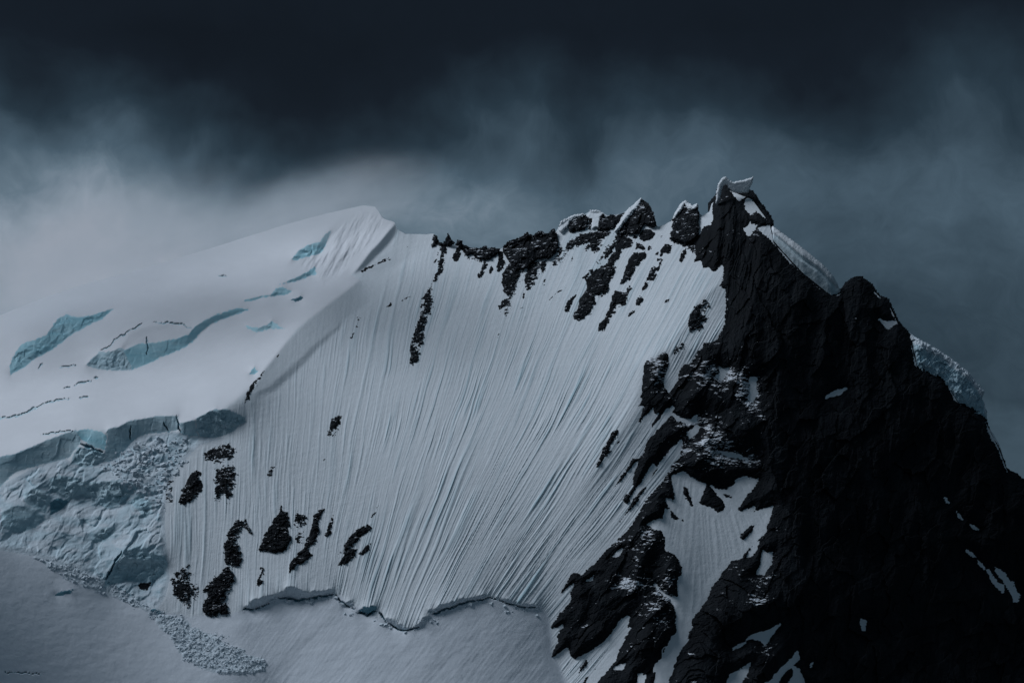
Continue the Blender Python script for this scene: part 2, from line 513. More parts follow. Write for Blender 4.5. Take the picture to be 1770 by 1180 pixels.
# steep ice: outline, label, material key
ICE_WALLS = [
    ([(-90, 808), (0, 788), (30, 782), (75, 762), (100, 752), (130, 742), (136, 752), (140, 764), (128, 778), (118, 790), (80, 800), (50, 808), (24, 816), (0, 840), (-90, 856)],
     'ice_cliff', 'long smooth grey blue ice cliff under the glacier edge, left end of the cliff line', 0, 'ice'),
    ([(132, 744), (150, 740), (176, 745), (184, 754), (181, 776), (166, 773), (146, 763), (137, 755)],
     'ice_cliff', 'bright cyan broken ice face between two dull stretches of ice cliff', 0, 'cyan'),
    ([(184, 741), (208, 735), (220, 727), (235, 724), (260, 720), (286, 717), (307, 718), (308, 742), (285, 746), (258, 748), (240, 753), (222, 768), (210, 784), (196, 795), (184, 797), (181, 778), (186, 756)],
     'ice_cliff', 'flat fronted blue ice cliff above the rubble, with a square corner and a vertical crack', 0, 'ice'),
    ([(311, 730), (325, 727), (337, 726), (339, 745), (342, 753), (318, 752), (312, 745)],
     'ice_cliff', 'short low ice step between the vertical crack and the rounded serac knob', 0, 'ice'),
    ([(339, 722), (350, 716), (372, 706), (392, 706), (406, 712), (421, 720), (426, 728), (414, 733), (404, 743), (388, 751), (368, 756), (345, 753), (339, 740)],
     'serac', 'rounded teal serac knob at the end of the ice cliff beside the fluted face', 0, 'ice'),
    ([(126, 786), (134, 772), (150, 772), (168, 778), (182, 784), (186, 795), (166, 804), (145, 807), (122, 801)],
     'serac', 'toppled ice block lying against the foot of the cliff below the cyan face', 0, 'ice'),
    ([(85, 826), (100, 820), (130, 823), (150, 832), (190, 830), (207, 828), (226, 833), (238, 842), (216, 866), (190, 877), (173, 873), (170, 860), (155, 859), (135, 855), (117, 864), (100, 852), (88, 846)],
     'ice_wall', 'broad shadowed ice wall across the middle of the icefall', 0, 'ice'),
    ([(3, 884), (25, 872), (50, 875), (76, 890), (78, 897), (60, 911), (35, 919), (18, 916), (3, 908)],
     'serac', 'big smooth rounded ice block low on the left of the icefall', 0, 'ice'),
    ([(40, 851), (62, 841), (80, 848), (85, 868), (77, 886), (52, 873), (42, 866)],
     'serac', 'leaning grey serac standing behind the big rounded ice block', 0, 'ice'),
    ([(86, 868), (100, 859), (119, 866), (103, 881), (86, 889)],
     'serac', 'small dark edged ice block tucked under the broad ice wall', 0, 'deep'),
    ([(222, 868), (243, 850), (262, 868), (262, 886), (248, 895), (238, 880)],
     'serac', 'jagged broken serac at the end of the broad ice wall near the rocks', 0, 'ice'),
    ([(158, 928), (178, 911), (195, 909), (199, 920), (182, 933), (160, 937)],
     'serac', 'small isolated ice block on the snow above the pyramid serac', 0, 'ice'),
    ([(177, 1016), (186, 990), (204, 966), (214, 951), (238, 942), (256, 953), (284, 960), (290, 974), (284, 990), (266, 1000), (244, 1006), (215, 1001), (192, 1011)],
     'serac', 'dark pyramid shaped serac at the foot of the icefall beside the fluted face', 0, 'ice'),
    ([(148, 630), (158, 619), (170, 609), (196, 605), (206, 600), (214, 604), (222, 620), (228, 638), (200, 640), (170, 637), (152, 633)],
     'serac', 'crumbling pitted ice at the left end of the lens shaped ice wall', 0, 'ice'),
    ([(213, 606), (226, 599), (240, 593), (260, 592), (290, 587), (310, 583), (325, 577), (335, 565), (350, 555), (370, 545), (390, 537), (408, 532), (432, 534), (404, 544), (386, 550), (366, 558), (346, 573),
      (332, 590), (322, 598), (300, 608), (275, 618), (250, 630), (229, 638), (221, 620)],
     'ice_wall', 'long lens shaped turquoise ice wall curving up the smooth glacier', 0, 'cyan'),
    ([(16, 632), (24, 611), (35, 596), (46, 590), (60, 586), (80, 578), (92, 560), (100, 550), (115, 542), (124, 546), (136, 548), (160, 543), (186, 535), (196, 533), (176, 550), (160, 558), (140, 568),
      (120, 580), (90, 603), (55, 622), (40, 635), (19, 646)],
     'ice_wall', 'misty broken ice wall high at the edge of the glacier, in the cloud', 0, 'cyan'),
    ([(420, 519), (440, 513), (468, 508), (475, 499), (488, 495), (503, 503), (498, 508), (480, 510), (455, 513), (430, 520)],
     'ice_wall', 'thin curved blue ice step with a pale knob, lower of two below the drift', 0, 'cyan'),
    ([(483, 491), (510, 480), (530, 470), (543, 460), (547, 474), (538, 475), (520, 483), (500, 488)],
     'ice_wall', 'short slanting blue ice step, upper of two below the wind drift', 0, 'cyan'),
    ([(503, 517), (514, 513), (521, 509), (523, 515), (513, 521)],
     'ice_wall', 'tiny bright blue hole under the two slanting ice steps', 0, 'deep'),
    ([(424, 562), (446, 566), (464, 560), (470, 553), (480, 561), (491, 567), (470, 567), (442, 573), (428, 567)],
     'ice_wall', 'low hooked blue ice step right of the lens shaped wall', 0, 'cyan'),
    ([(504, 447), (514, 433), (534, 422), (552, 418), (562, 404), (572, 398), (562, 425), (552, 438), (530, 443), (508, 450)],
     'ice_wall', 'pale scooped ice hollow under the wind drift near the glacier top', 0, 'cyan'),
    ([(434, 638), (440, 634), (444, 640), (439, 647), (432, 645)],
     'ice_wall', 'tiny turquoise ice notch beside the dark rock rib at the glacier edge', 0, 'cyan'),
    ([(418, 1052), (430, 1041), (450, 1031), (474, 1026), (480, 1030), (465, 1041), (445, 1050), (424, 1054)],
     'bergschrund_lip', 'arched shadowed ice lip at the foot of the face, first from the dark rocks', 0, 'ice'),
    ([(476, 1026), (498, 1012), (512, 1013), (528, 1021), (544, 1020), (576, 1018), (577, 1026), (545, 1033), (520, 1036), (482, 1032)],
     'bergschrund_lip', 'longest dark overhanging ice lip above the fan of snow', 0, 'ice'),
    ([(592, 1040), (604, 1036), (613, 1041), (606, 1048), (596, 1047)],
     'bergschrund_lip', 'small round ice lump beside the dark hole in the bergschrund', 0, 'ice'),
    ([(616, 1052), (628, 1047), (642, 1044), (656, 1048), (650, 1055), (636, 1061), (620, 1059)],
     'bergschrund_lip', 'dark hole in the bergschrund at the foot of the flutes', 0, 'deep'),
    ([(664, 1066), (680, 1070), (700, 1080), (714, 1084), (702, 1089), (684, 1084), (670, 1076)],
     'bergschrund_lip', 'broken ice teeth at the lowest dip of the bergschrund', 0, 'ice'),
    ([(716, 1083), (726, 1070), (740, 1058), (746, 1062), (734, 1074), (722, 1086)],
     'bergschrund_lip', 'short rising ice lip right of the lowest dip', 0, 'ice'),
    ([(742, 1055), (760, 1043), (790, 1035), (815, 1030), (840, 1028), (842, 1033), (820, 1038), (790, 1045), (765, 1055), (747, 1062)],
     'bergschrund_lip', 'long thin dark ice lip arching over the right snow fan', 0, 'ice'),
    ([(858, 1030), (876, 1034), (900, 1042), (932, 1044), (930, 1050), (900, 1048), (874, 1041)],
     'bergschrund_lip', 'lumpy fading ice lip towards the rock buttress', 0, 'ice'),
    ([(92, 1027), (105, 1020), (128, 1017), (121, 1024), (100, 1029)],
     'ice_step', 'small teal ice step alone on the dim lower snowfield', 0, 'deep'),
    ([(259, 1052), (268, 1051), (281, 1056), (278, 1061), (266, 1058)],
     'ice_step', 'small teal ice scrap at the head of the avalanche debris', 0, 'deep'),
]
# open cracks: line, width, label
CRACKS = [
    ([(-90, 724), (0, 722), (30, 719), (55, 708), (75, 697), (100, 692), (124, 688)], 2.2, 'long curved crevasse on the lower glacier'),
    ([(137, 686), (148, 687), (155, 686)], 1.6, 'short crevasse just right of the long curved one'),
    ([(128, 665), (142, 661), (158, 657)], 2.4, 'straight wide crevasse above the long curved one'),
    ([(111, 671), (121, 669)], 1.6, 'small crevasse at the lower left tip of the straight wide one'),
    ([(163, 653), (169, 651)], 1.4, 'tiny crevasse at the upper right tip of the straight wide one'),
    ([(175, 605), (184, 602), (192, 595), (198, 587), (206, 583), (225, 570), (245, 560)], 1.9, 'dark winding crevasse over the crumbling end of the lens shaped wall'),
    ([(266, 558), (285, 558), (302, 558), (318, 562), (334, 569)], 1.0, 'thin dark arc crevasse above the lens shaped ice wall'),
    ([(101, 634), (112, 633), (132, 632)], 1.3, 'faint level crevasse left of the lens shaped wall'),
    ([(254, 583), (255, 598), (255, 614)], 1.5, 'vertical crack splitting the lens shaped turquoise wall'),
    ([(70, 752), (90, 748), (110, 745), (131, 743)], 1.5, 'fine crevasse just above the brink of the long ice cliff'),
    ([(306, 718), (308, 734), (314, 748)], 2.2, 'dark open crack at the right end of the square ice cliff'),
    ([(284, 728), (287, 738), (292, 746)], 1.5, 'thin slanting crack left of the dark open crack in the cliff'),
    ([(225, 735), (225, 748), (225, 760)], 1.4, 'upright crack near the corner of the flat fronted ice cliff'),
    ([(376, 475), (392, 477)], 1.6, 'lone small crevasse high on the upper glacier'),
    ([(66, 638), (72, 626)], 1.2, 'hair thin crevasse below the misty ice wall'),
    ([(140, 766), (160, 774), (178, 781)], 2.2, 'dark gap between the cyan ice face and the toppled block'),
    ([(6, 1162), (40, 1161), (72, 1165)], 1.3, 'faint level crevasse at the bottom of the lower snowfield'),
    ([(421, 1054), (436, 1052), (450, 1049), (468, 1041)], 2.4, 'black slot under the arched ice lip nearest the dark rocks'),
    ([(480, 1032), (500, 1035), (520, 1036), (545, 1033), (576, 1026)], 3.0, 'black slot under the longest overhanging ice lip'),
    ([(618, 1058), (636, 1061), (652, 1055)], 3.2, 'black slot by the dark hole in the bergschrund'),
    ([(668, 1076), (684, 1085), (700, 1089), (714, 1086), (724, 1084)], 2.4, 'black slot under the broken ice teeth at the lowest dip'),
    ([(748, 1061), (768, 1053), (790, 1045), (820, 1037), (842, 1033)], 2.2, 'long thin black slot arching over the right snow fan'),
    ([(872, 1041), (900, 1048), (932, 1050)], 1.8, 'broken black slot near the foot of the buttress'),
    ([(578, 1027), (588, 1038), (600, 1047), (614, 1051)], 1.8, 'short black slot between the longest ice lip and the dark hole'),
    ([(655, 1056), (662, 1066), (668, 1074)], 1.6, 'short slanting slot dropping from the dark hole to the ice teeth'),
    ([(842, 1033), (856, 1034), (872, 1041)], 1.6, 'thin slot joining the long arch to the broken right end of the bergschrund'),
    ([(182, 1002), (198, 972), (212, 953)], 2.4, 'blue cleft along the edge of the pyramid serac'),
]
DEBRIS = [(252, 1046), (285, 1060), (310, 1068), (340, 1084), (372, 1096), (402, 1115), (432, 1130), (462, 1146), (455, 1158), (430, 1165), (395, 1165), (360, 1158), (330, 1145), (305, 1120), (285, 1090), (266, 1066)]
DEBRIS2 = [(50, 958), (85, 966), (110, 970), (150, 985), (178, 1004), (215, 1015), (250, 1042), (256, 1054), (230, 1046), (190, 1026), (130, 1006), (105, 992)]


# ------------------------------------------------------------------ rock outlines
SNOW_GULLY = [(1162, 824), (1180, 814), (1192, 824), (1217, 838), (1212, 855), (1205, 866), (1208, 875), (1225, 878), (1240, 888), (1250, 884), (1257, 875), (1250, 862), (1240, 850), (1230, 840), (1240, 848), (1254, 848), (1270, 840), (1275, 830), (1285, 826), (1309, 829),
      (1300, 845), (1292, 852), (1283, 865), (1272, 882), (1281, 885), (1291, 882), (1303, 877), (1299, 889), (1310, 884), (1320, 880), (1335, 875), (1330, 895), (1322, 912), (1325, 918), (1312, 930), (1290, 950), (1283, 962), (1263, 968), (1256, 980), (1250, 986), (1240, 1002), (1228, 1015),
      (1222, 1035), (1212, 1048), (1202, 1060), (1193, 1075), (1196, 1082), (1190, 1090), (1188, 1106), (1180, 1115), (1172, 1130), (1165, 1145), (1158, 1165), (1148, 1192), (1130, 1192), (1135, 1165), (1136, 1150), (1150, 1140), (1150, 1125), (1157, 1112), (1162, 1100), (1172, 1092), (1168, 1075), (1170, 1060),
      (1165, 1046), (1158, 1034), (1146, 1026), (1138, 1018), (1132, 1009), (1148, 1026), (1174, 1034), (1172, 1015), (1172, 998), (1180, 995), (1180, 980), (1174, 964), (1164, 955), (1154, 944), (1152, 930), (1144, 915), (1130, 912), (1119, 906), (1133, 898), (1148, 896), (1150, 879), (1160, 888), (1155, 874), (1151, 861), (1160, 864), (1166, 870), (1167, 853), (1163, 838)]
BUTTRESS = [(1207, 404), (1210, 392), (1222, 388), (1229, 372), (1230, 350), (1236, 345), (1242, 335), (1247, 324), (1252, 318), (1258, 322), (1264, 330), (1275, 334), (1288, 334), (1298, 331), (1305, 338), (1313, 350), (1322, 362), (1328, 370),
            (1333, 378), (1336, 388), (1326, 390), (1311, 394), (1322, 404), (1335, 415), (1344, 424), (1353, 437), (1370, 455), (1388, 473), (1396, 480), (1405, 487), (1420, 499), (1437, 512), (1450, 510), (1462, 498), (1468, 490), (1475, 485), (1480, 482), (1487, 480),
            (1493, 482), (1498, 486), (1505, 491), (1510, 497), (1513, 505), (1520, 512), (1530, 514), (1536, 520), (1541, 532), (1546, 545), (1551, 556), (1560, 563), (1567, 573), (1573, 582), (1577, 598), (1580, 615), (1582, 630), (1590, 636), (1600, 640), (1609, 644),
            (1620, 645), (1631, 652), (1638, 660), (1642, 670), (1650, 690), (1658, 696), (1668, 700), (1680, 705), (1692, 714), (1703, 726), (1708, 742), (1714, 758), (1722, 767), (1730, 785), (1738, 806), (1742, 814), (1755, 820), (1768, 830), (1800, 852), (1900, 900), (1900, 1300), (1150, 1300), (990, 1300), (1000, 1185), (1012, 1170), (1030, 1153), (1050, 1130), (1070, 1103), (1082, 1082), (1086, 1066), (1075, 1070), (1065, 1085), (1055, 1100), (1040, 1114), (1015, 1129),
            (1002, 1135), (993, 1142), (985, 1132), (981, 1120), (975, 1122), (960, 1134), (952, 1136), (955, 1124), (962, 1110), (962, 1099), (972, 1080), (960, 1085), (951, 1089), (952, 1079), (965, 1060), (973, 1052), (980, 1045), (986, 1036), (985, 1025), (991, 1009),
            (984, 1013), (972, 1026), (962, 1034), (974, 1012), (980, 1000), (990, 988), (1000, 988), (1005, 992), (1012, 985), (1022, 977), (1031, 969), (1040, 955), (1050, 946), (1062, 935), (1085, 913), (1094, 900), (1105, 880), (1116, 862),
            (1130, 848), (1140, 835), (1150, 820), (1160, 801), (1172, 790), (1178, 768), (1177, 762), (1169, 770), (1159, 781), (1150, 795), (1140, 810), (1134, 821), (1124, 836), (1109, 856), (1100, 872), (1080, 893), (1070, 902), (1085, 878), (1093, 862), (1084, 871), (1073, 866), (1080, 855), (1093, 841),
            (1092, 829), (1095, 818), (1103, 796), (1098, 800), (1076, 830), (1060, 844), (1064, 835), (1085, 805), (1091, 792), (1104, 790), (1112, 780), (1117, 762), (1130, 748), (1145, 730), (1158, 715), (1163, 706), (1155, 712), (1140, 730), (1128, 743), (1122, 736), (1130, 716), (1129, 706),
            (1120, 717), (1109, 729), (1097, 741), (1103, 722), (1110, 704), (1098, 703), (1104, 695), (1106, 680), (1108, 658), (1112, 630), (1114, 624), (1125, 616), (1131, 617), (1150, 603), (1157, 612), (1158, 630), (1150, 650), (1150, 668), (1156, 676), (1165, 666), (1170, 656), (1172, 642), (1180, 631), (1195, 625), (1200, 619), (1204, 606), (1212, 600), (1215, 592), (1226, 592), (1238, 585),
            (1246, 570), (1250, 560), (1253, 531), (1252, 500), (1247, 496), (1241, 494), (1249, 482), (1249, 462), (1244, 463), (1238, 470), (1230, 470), (1225, 465), (1214, 464), (1210, 452), (1198, 455), (1201, 440), (1198, 426), (1190, 422), (1186, 420), (1196, 412)]


def paint(gu, gv, poly, u, v, feather=6.0, amount=1.0):
    m = local(sdf, poly, pad=feather + 8)
    w = smooth(-feather, feather, m) * amount
    return gu + (u - gu) * w, gv + (v - gv) * w


def surface():
    t = smooth(420, 1060, PY)
    gv = 1.38 - 0.60 * t
    gu = -0.38 + 0.50 * t
    gu = gu + 0.10 * (1 - smooth(420, 620, PX)) * smooth(640, 760, PY)
    gu, gv = paint(gu, gv, GLACIER, -0.75, 2.1, 5)
    # lower shelves of the glacier roll gently
    gu, gv = paint(gu, gv, [(-90, 650), (150, 640), (260, 640), (420, 575), (500, 575), (440, 660), (380, 700), (200, 735), (-90, 800)], -0.85, 2.5, 30)
    gu, gv = paint(gu, gv, [(205, 605), (225, 574), (260, 561), (300, 560), (335, 570), (325, 577), (290, 587), (240, 593)], -0.30, 1.45, 3)
    gu, gv = paint(gu, gv, [(505, 455), (540, 425), (575, 385), (610, 362), (650, 357), (682, 384), (655, 418), (608, 470), (560, 470)], -0.40, 1.35, 12)
    gu, gv = paint(gu, gv, RUBBLE, 0.12, 0.98, 5)
    gu, gv = paint(gu, gv, BASIN, 0.72, 0.76, 8)
    gu, gv = paint(gu, gv, [(-90, 935), (60, 960), (110, 975), (180, 1010), (260, 1060), (300, 1110), (360, 1160), (460, 1170), (520, 1265), (-90, 1265)], 1.22, 0.48, 12)
    gu, gv = paint(gu, gv, [(600, 1265), (640, 1110), (760, 1090), (900, 1060), (960, 1140), (1000, 1265)], 0.82, 0.70, 40)
    gu, gv = paint(gu, gv, [(340, 1064), (420, 1056), (440, 1066), (400, 1090), (460, 1140), (380, 1120), (300, 1070)], 0.45, 0.9, 10)
    # slab and fold left of the fluted face
    gu, gv = paint(gu, gv, [(622, 484), (580, 516), (532, 552), (495, 590), (455, 640), (436, 676), (466, 664), (494, 640), (518, 618), (542, 594), (582, 562), (640, 520)], -0.06, 1.16, 3)
    gu, gv = paint(gu, gv, [(590, 556), (582, 563), (542, 595), (518, 619), (494, 641), (466, 665), (442, 677), (446, 683), (476, 674), (502, 651), (526, 628), (549, 602), (588, 566)], 0.34, 0.92, 4)
    # the cornice face and the hollow under it
    gu, gv = paint(gu, gv, [(684, 386), (672, 398), (655, 419), (640, 434), (620, 461), (610, 472), (624, 468), (644, 448), (668, 424), (682, 408), (688, 398)], 0.75, 0.25, 1.5)
    gu, gv = paint(gu, gv, [(700, 405), (688, 400), (660, 436), (625, 472), (660, 470), (720, 440)], 0.0, 1.0, 8)
    # right strip and gully of the buttress
    gu, gv = paint(gu, gv, [(1240, 492), (1205, 522), (1188, 560), (1150, 606), (1110, 640), (1160, 690), (1260, 600), (1262, 490)], 0.10, 1.0, 3)
    gu, gv = paint(gu, gv, [(1150, 603), (1112, 628), (1100, 705), (1060, 760), (1020, 830), (1050, 950), (950, 1080), (1000, 1265), (1860, 1265), (1860, 700), (1700, 560), (1460, 420), (1330, 300), (1250, 300), (1250, 470), (1262, 560), (1215, 600)], 0.05, 0.62, 10)
    gu, gv = paint(gu, gv, [(1330, 380), (1300, 700), (1340, 860), (1330, 1265), (1860, 1265), (1860, 600), (1500, 400)], 0.70, 0.42, 40)
    gu, gv = paint(gu, gv, [(1162, 820), (1220, 836), (1310, 826), (1340, 870), (1290, 960), (1180, 1130), (1150, 1190), (1120, 1190), (1180, 1010), (1130, 905)], 0.55, 0.9, 6)
    gu = blur(gu, 1.2); gv = blur(gv, 1.2)
    # undulation of the snow cover
    for n, (poly, name, label, _, key) in enumerate(ICE_WALLS):
        lip = 'lip' in name
        sl = window(poly)
        w = smooth(-1.5, 1.5, ice_mask(n, PX[sl], PY[sl]))
        gu[sl] += ((0.25 if lip else 0.12) - gu[sl]) * w
        gv[sl] += ((-0.55 if lip else ({'ice': 0.24, 'cyan': 0.58, 'deep': 0.1}[key] - (0.22 if n in (6, 7, 12) else 0.0))) - gv[sl]) * w
    d = poisson(gu * MPP * STEPX, -gv * MPP * STEP)
    j, i = np.searchsorted(GY, 700), np.searchsorted(GX, 800)
    d = d - d[j, i] + D0
    return d


D_BASE = surface()

# flutes: follow the fall line down the face
def flute_coord():
    s = np.zeros_like(PX)
    ref = 520.0
    j0 = int(np.searchsorted(GY, ref))
    s[j0] = GX
    def k(y):
        return -(0.04 + 0.42 * np.clip((GX - 470) / 560, 0, 1.25) + 0.42 * np.clip((y - 620) / 400, 0, 1) * np.clip((GX - 520) / 430, 0, 1))
    for j in range(j0 + 1, len(GY)):
        s[j] = np.interp(GX - k(GY[j]) * STEP, GX, s[j - 1])
    for j in range(j0 - 1, -1, -1):
        s[j] = np.interp(GX + k(GY[j]) * STEP, GX, s[j + 1])
    return s


FS = flute_coord()
GLM = local(sdf, GLACIER, 20)
BAM = local(sdf, BASIN, 30) + 5 * fbm(PX / 30, PY / 30, 3, 6)
RUM = local(sdf, RUBBLE, 30)
SLAB = local(sdf, [(690, 395), (622, 484), (580, 516), (532, 552), (495, 590), (455, 640), (430, 690), (470, 680), (508, 650), (545, 600), (590, 565), (650, 520), (740, 410)], 30)
face_w = smooth(0, 14, -GLM) * smooth(-4, 6, -BAM) * smooth(0, 14, -RUM) * (1 - 0.75 * smooth(-10, 14, SLAB)) * smooth(200, 330, PX) * smooth(12, -12, sdf(BUTTRESS, PX, PY))

def flutes():
    wob = FS + 4.0 * NZ[1](FS / 60, PY / 110) + 1.5 * NZ[2](FS / 17, PY / 55) + 0.6 * NZ[7](FS / 6, PY / 22)
    patchy = smooth(-0.45, 0.55, fbm(FS / 70, PY / 130, 3, 2))
    right = smooth(520, 860, PX)
    amp = (0.45 + 0.55 * patchy) * (0.5 + 0.5 * smooth(450, 700, PY))
    w1 = smooth(-0.3, 0.5, fbm(FS / 14 + 4, PY / 150, 2, 6))          # single flutes start and die out
    w2 = smooth(-0.3, 0.5, fbm(FS / 9 + 8, PY / 90, 2, 3))
    n1 = NZ[0](wob / 11.5, PY / 520)
    n2 = NZ[4](wob / 6.2 + 9, PY / 300)
    cut = lambda n, w: np.exp(-(n / w) ** 2)
    f3 = np.abs(NZ[7](wob / 2.9 + 2, PY / 160)) * 2 - 0.6
    c = NZ[5](wob / 38, PY / 500)
    e = np.abs(NZ[6](wob / 21 + 3, PY / 330))
    f = -0.95 * cut(n1, 0.15) * w1 - 0.75 * cut(n2, 0.17) * (0.4 + 0.6 * w2) + 0.26 * f3 + (0.45 * c + 0.45 * e * patchy) * (0.3 + 0.7 * right)
    # a few deep runnels swept out by sluffs
    run = smooth(0.16, 0.0, np.abs(NZ[3](wob / 46 + 5, PY / 900))) * smooth(0.0, 0.5, NZ[2](FS / 120, PY / 260 + 3))
    f = f * amp - 0.0 * run
    groove = (0.9 * cut(n1, 0.14) * w1 + 0.55 * cut(n2, 0.14) * w2 + 0.7 * run) * amp * (0.45 + 0.55 * right)
    return (f - 0.9 * run) * face_w, np.clip(groove, 0, 1) * face_w


fl, groove = flutes()
D = D_BASE + fl * (0.68 + 0.30 * smooth(600, 900, PX))
fan = smooth(0, 30, BAM) * smooth(330, 480, PX)
fanx = PX + (PY - 1040) * 0.75
D = D + fan * (0.4 * fbm(fanx / 60, PY / 90, 4, 1) + 0.16 * np.abs(NZ[3](fanx / 9, PY / 60)))
D = D + smooth(-4, 20, BAM) * 0.16 * fbm(PX / 34, PY / 18, 4, 5)
D = D + smooth(0, 20, GLM) * (1.2 * fbm(PX / 140 + 0.4 * PY / 140, PY / 50, 3, 4) + 0.16 * fbm(PX / 16, PY / 8, 3, 6))
rub = smooth(0, 12, RUM)
_rx = PX + 6 * fbm(PX / 40, PY / 40, 2, 1); _ry = PY + 0.45 * PX + 5 * fbm(PX / 30, PY / 30, 2, 5)
chaos = rub * (0.35 + 0.65 * smooth(-0.25, 0.35, fbm(PX / 70, PY / 45, 2, 2)))
for _n in (6, 7, 8, 12):
    _sl = window(ICE_WALLS[_n][0])
    chaos[_sl] *= 1 - 0.8 * smooth(-2, 5, sdf(ICE_WALLS[_n][0], PX[_sl], PY[_sl]))
RUBH = chaos * (2.4 * facets(_rx / 44, _ry / 30, 7, 0.9, 0.7) + 1.6 * facets(_rx / 18, _ry / 12, 8, 0.9, 0.6) + 0.7 * facets(_rx / 8, _ry / 5, 9, 0.9, 0.6)) + rub * 2.2 * fbm(PX / 60, PY / 40, 4, 2)
RUBH = blur(RUBH, 0.6)
D = D - RUBH
DEB = np.maximum(local(sdf, DEBRIS, 20), local(sdf, DEBRIS2, 20))
DEB = DEB + 7 * fbm(PX / 22, PY / 14, 4, 3)
deb = smooth(0, 5, DEB)
D = D - deb * (0.6 + 0.42 * fbm(PX / 4.5, PY / 3.2, 3, 2) + 0.8 * fbm(PX / 24, PY / 12, 2, 5) + 0.25 * facets(PX / 7, PY / 4.5, 12))
# wind drift ribs below the cornice
gul = smooth(0, 14, local(sdf, SNOW_GULLY, 4))
D = D + gul * (0.45 * np.abs(NZ[3]((PX - 1205) / (3 + 0.045 * np.abs(PY - 760)), PY / 190)) + 0.3 * NZ[1]((PX - 1205) / (9 + 0.12 * np.abs(PY - 760)), PY / 120))
drift = smooth(0, 20, local(sdf, [(505, 455), (540, 425), (575, 385), (612, 362), (650, 357), (676, 384), (650, 418), (604, 472), (560, 500)], 30))
D = D - drift * (2.4 * fbm((PX + 0.55 * PY) / 26, (PY - 0.5 * PX) / 110, 4, 0, 0.55))
ICE_ID = np.zeros(PX.shape, np.int16) - 1
for n, (poly, name, label, _, key) in enumerate(ICE_WALLS):
    sl = window(poly)
    x, y = PX[sl], PY[sl]
    m = ice_mask(n, x, y)
    w = smooth(0, 7, m)
    k = 1.3 if name in ('serac', 'ice_wall', 'ice_cliff') else 0.7
    if 'smooth' in label or 'flat fronted' in label or 'turquoise' in label or name == 'ice_cliff': k = 0.4
    if k > 1:
        D[sl] -= w * k * (1.3 * facets((x + 0.2 * y) / 17 + n, y / 14, 30 + n, 0.9, 0.5) + 0.6 * facets(x / 7 + n, y / 6, 60 + n))
    else:
        D[sl] -= w * k * (1.2 * facets((x + 0.1 * y) / 26 + n, y / 60, 30 + n, 0.8, 0.6) + 0.5 * facets(x / 10 + n, y / 13, 70 + n))
    ICE_ID[sl][m > 0] = n
CRACK_ID = np.zeros(PX.shape, np.int16) - 1
for n, (line, wd, label) in enumerate(CRACKS):
    sl = window(line)
    x, y = PX[sl], PY[sl]
    dist = linedist(line, x + 2.2 * fbm(x / 11 + n, y / 11, 3, 1), y + 2.2 * fbm(x / 10, y / 12 + n, 3, 4))
    a, b = np.array(line[0], float), np.array(line[-1], float)
    t = np.clip(((x - a[0]) * (b - a)[0] + (y - a[1]) * (b - a)[1]) / ((b - a) ** 2).sum(), 0, 1)
    wd = wd * (0.30 + 0.75 * np.clip(np.sin(np.pi * t), 0, 1) ** 0.7) * (0.9 + 0.9 * NZ[6](x / 17 + n, y / 17))
    wd = np.maximum(wd * 0.8, 0.3)
    D[sl] += 4.0 * smooth(wd * 1.1, wd * 0.3, dist)
    CRACK_ID[sl][(dist < np.maximum(wd * 0.7, 0.8)) & (t > 0.02) & (t < 0.98)] = n


def sample(field, x, y):
    fx = np.clip((x - GX[0]) / STEPX, 0, len(GX) - 1.001); fy = np.clip((y - GY[0]) / STEP, 0, len(GY) - 1.001)
    i = fx.astype(np.int32); j = fy.astype(np.int32); a = fx - i; b = fy - j
    return (field[j, i] * (1 - a) + field[j, i + 1] * a) * (1 - b) + (field[j + 1, i] * (1 - a) + field[j + 1, i + 1] * a) * b


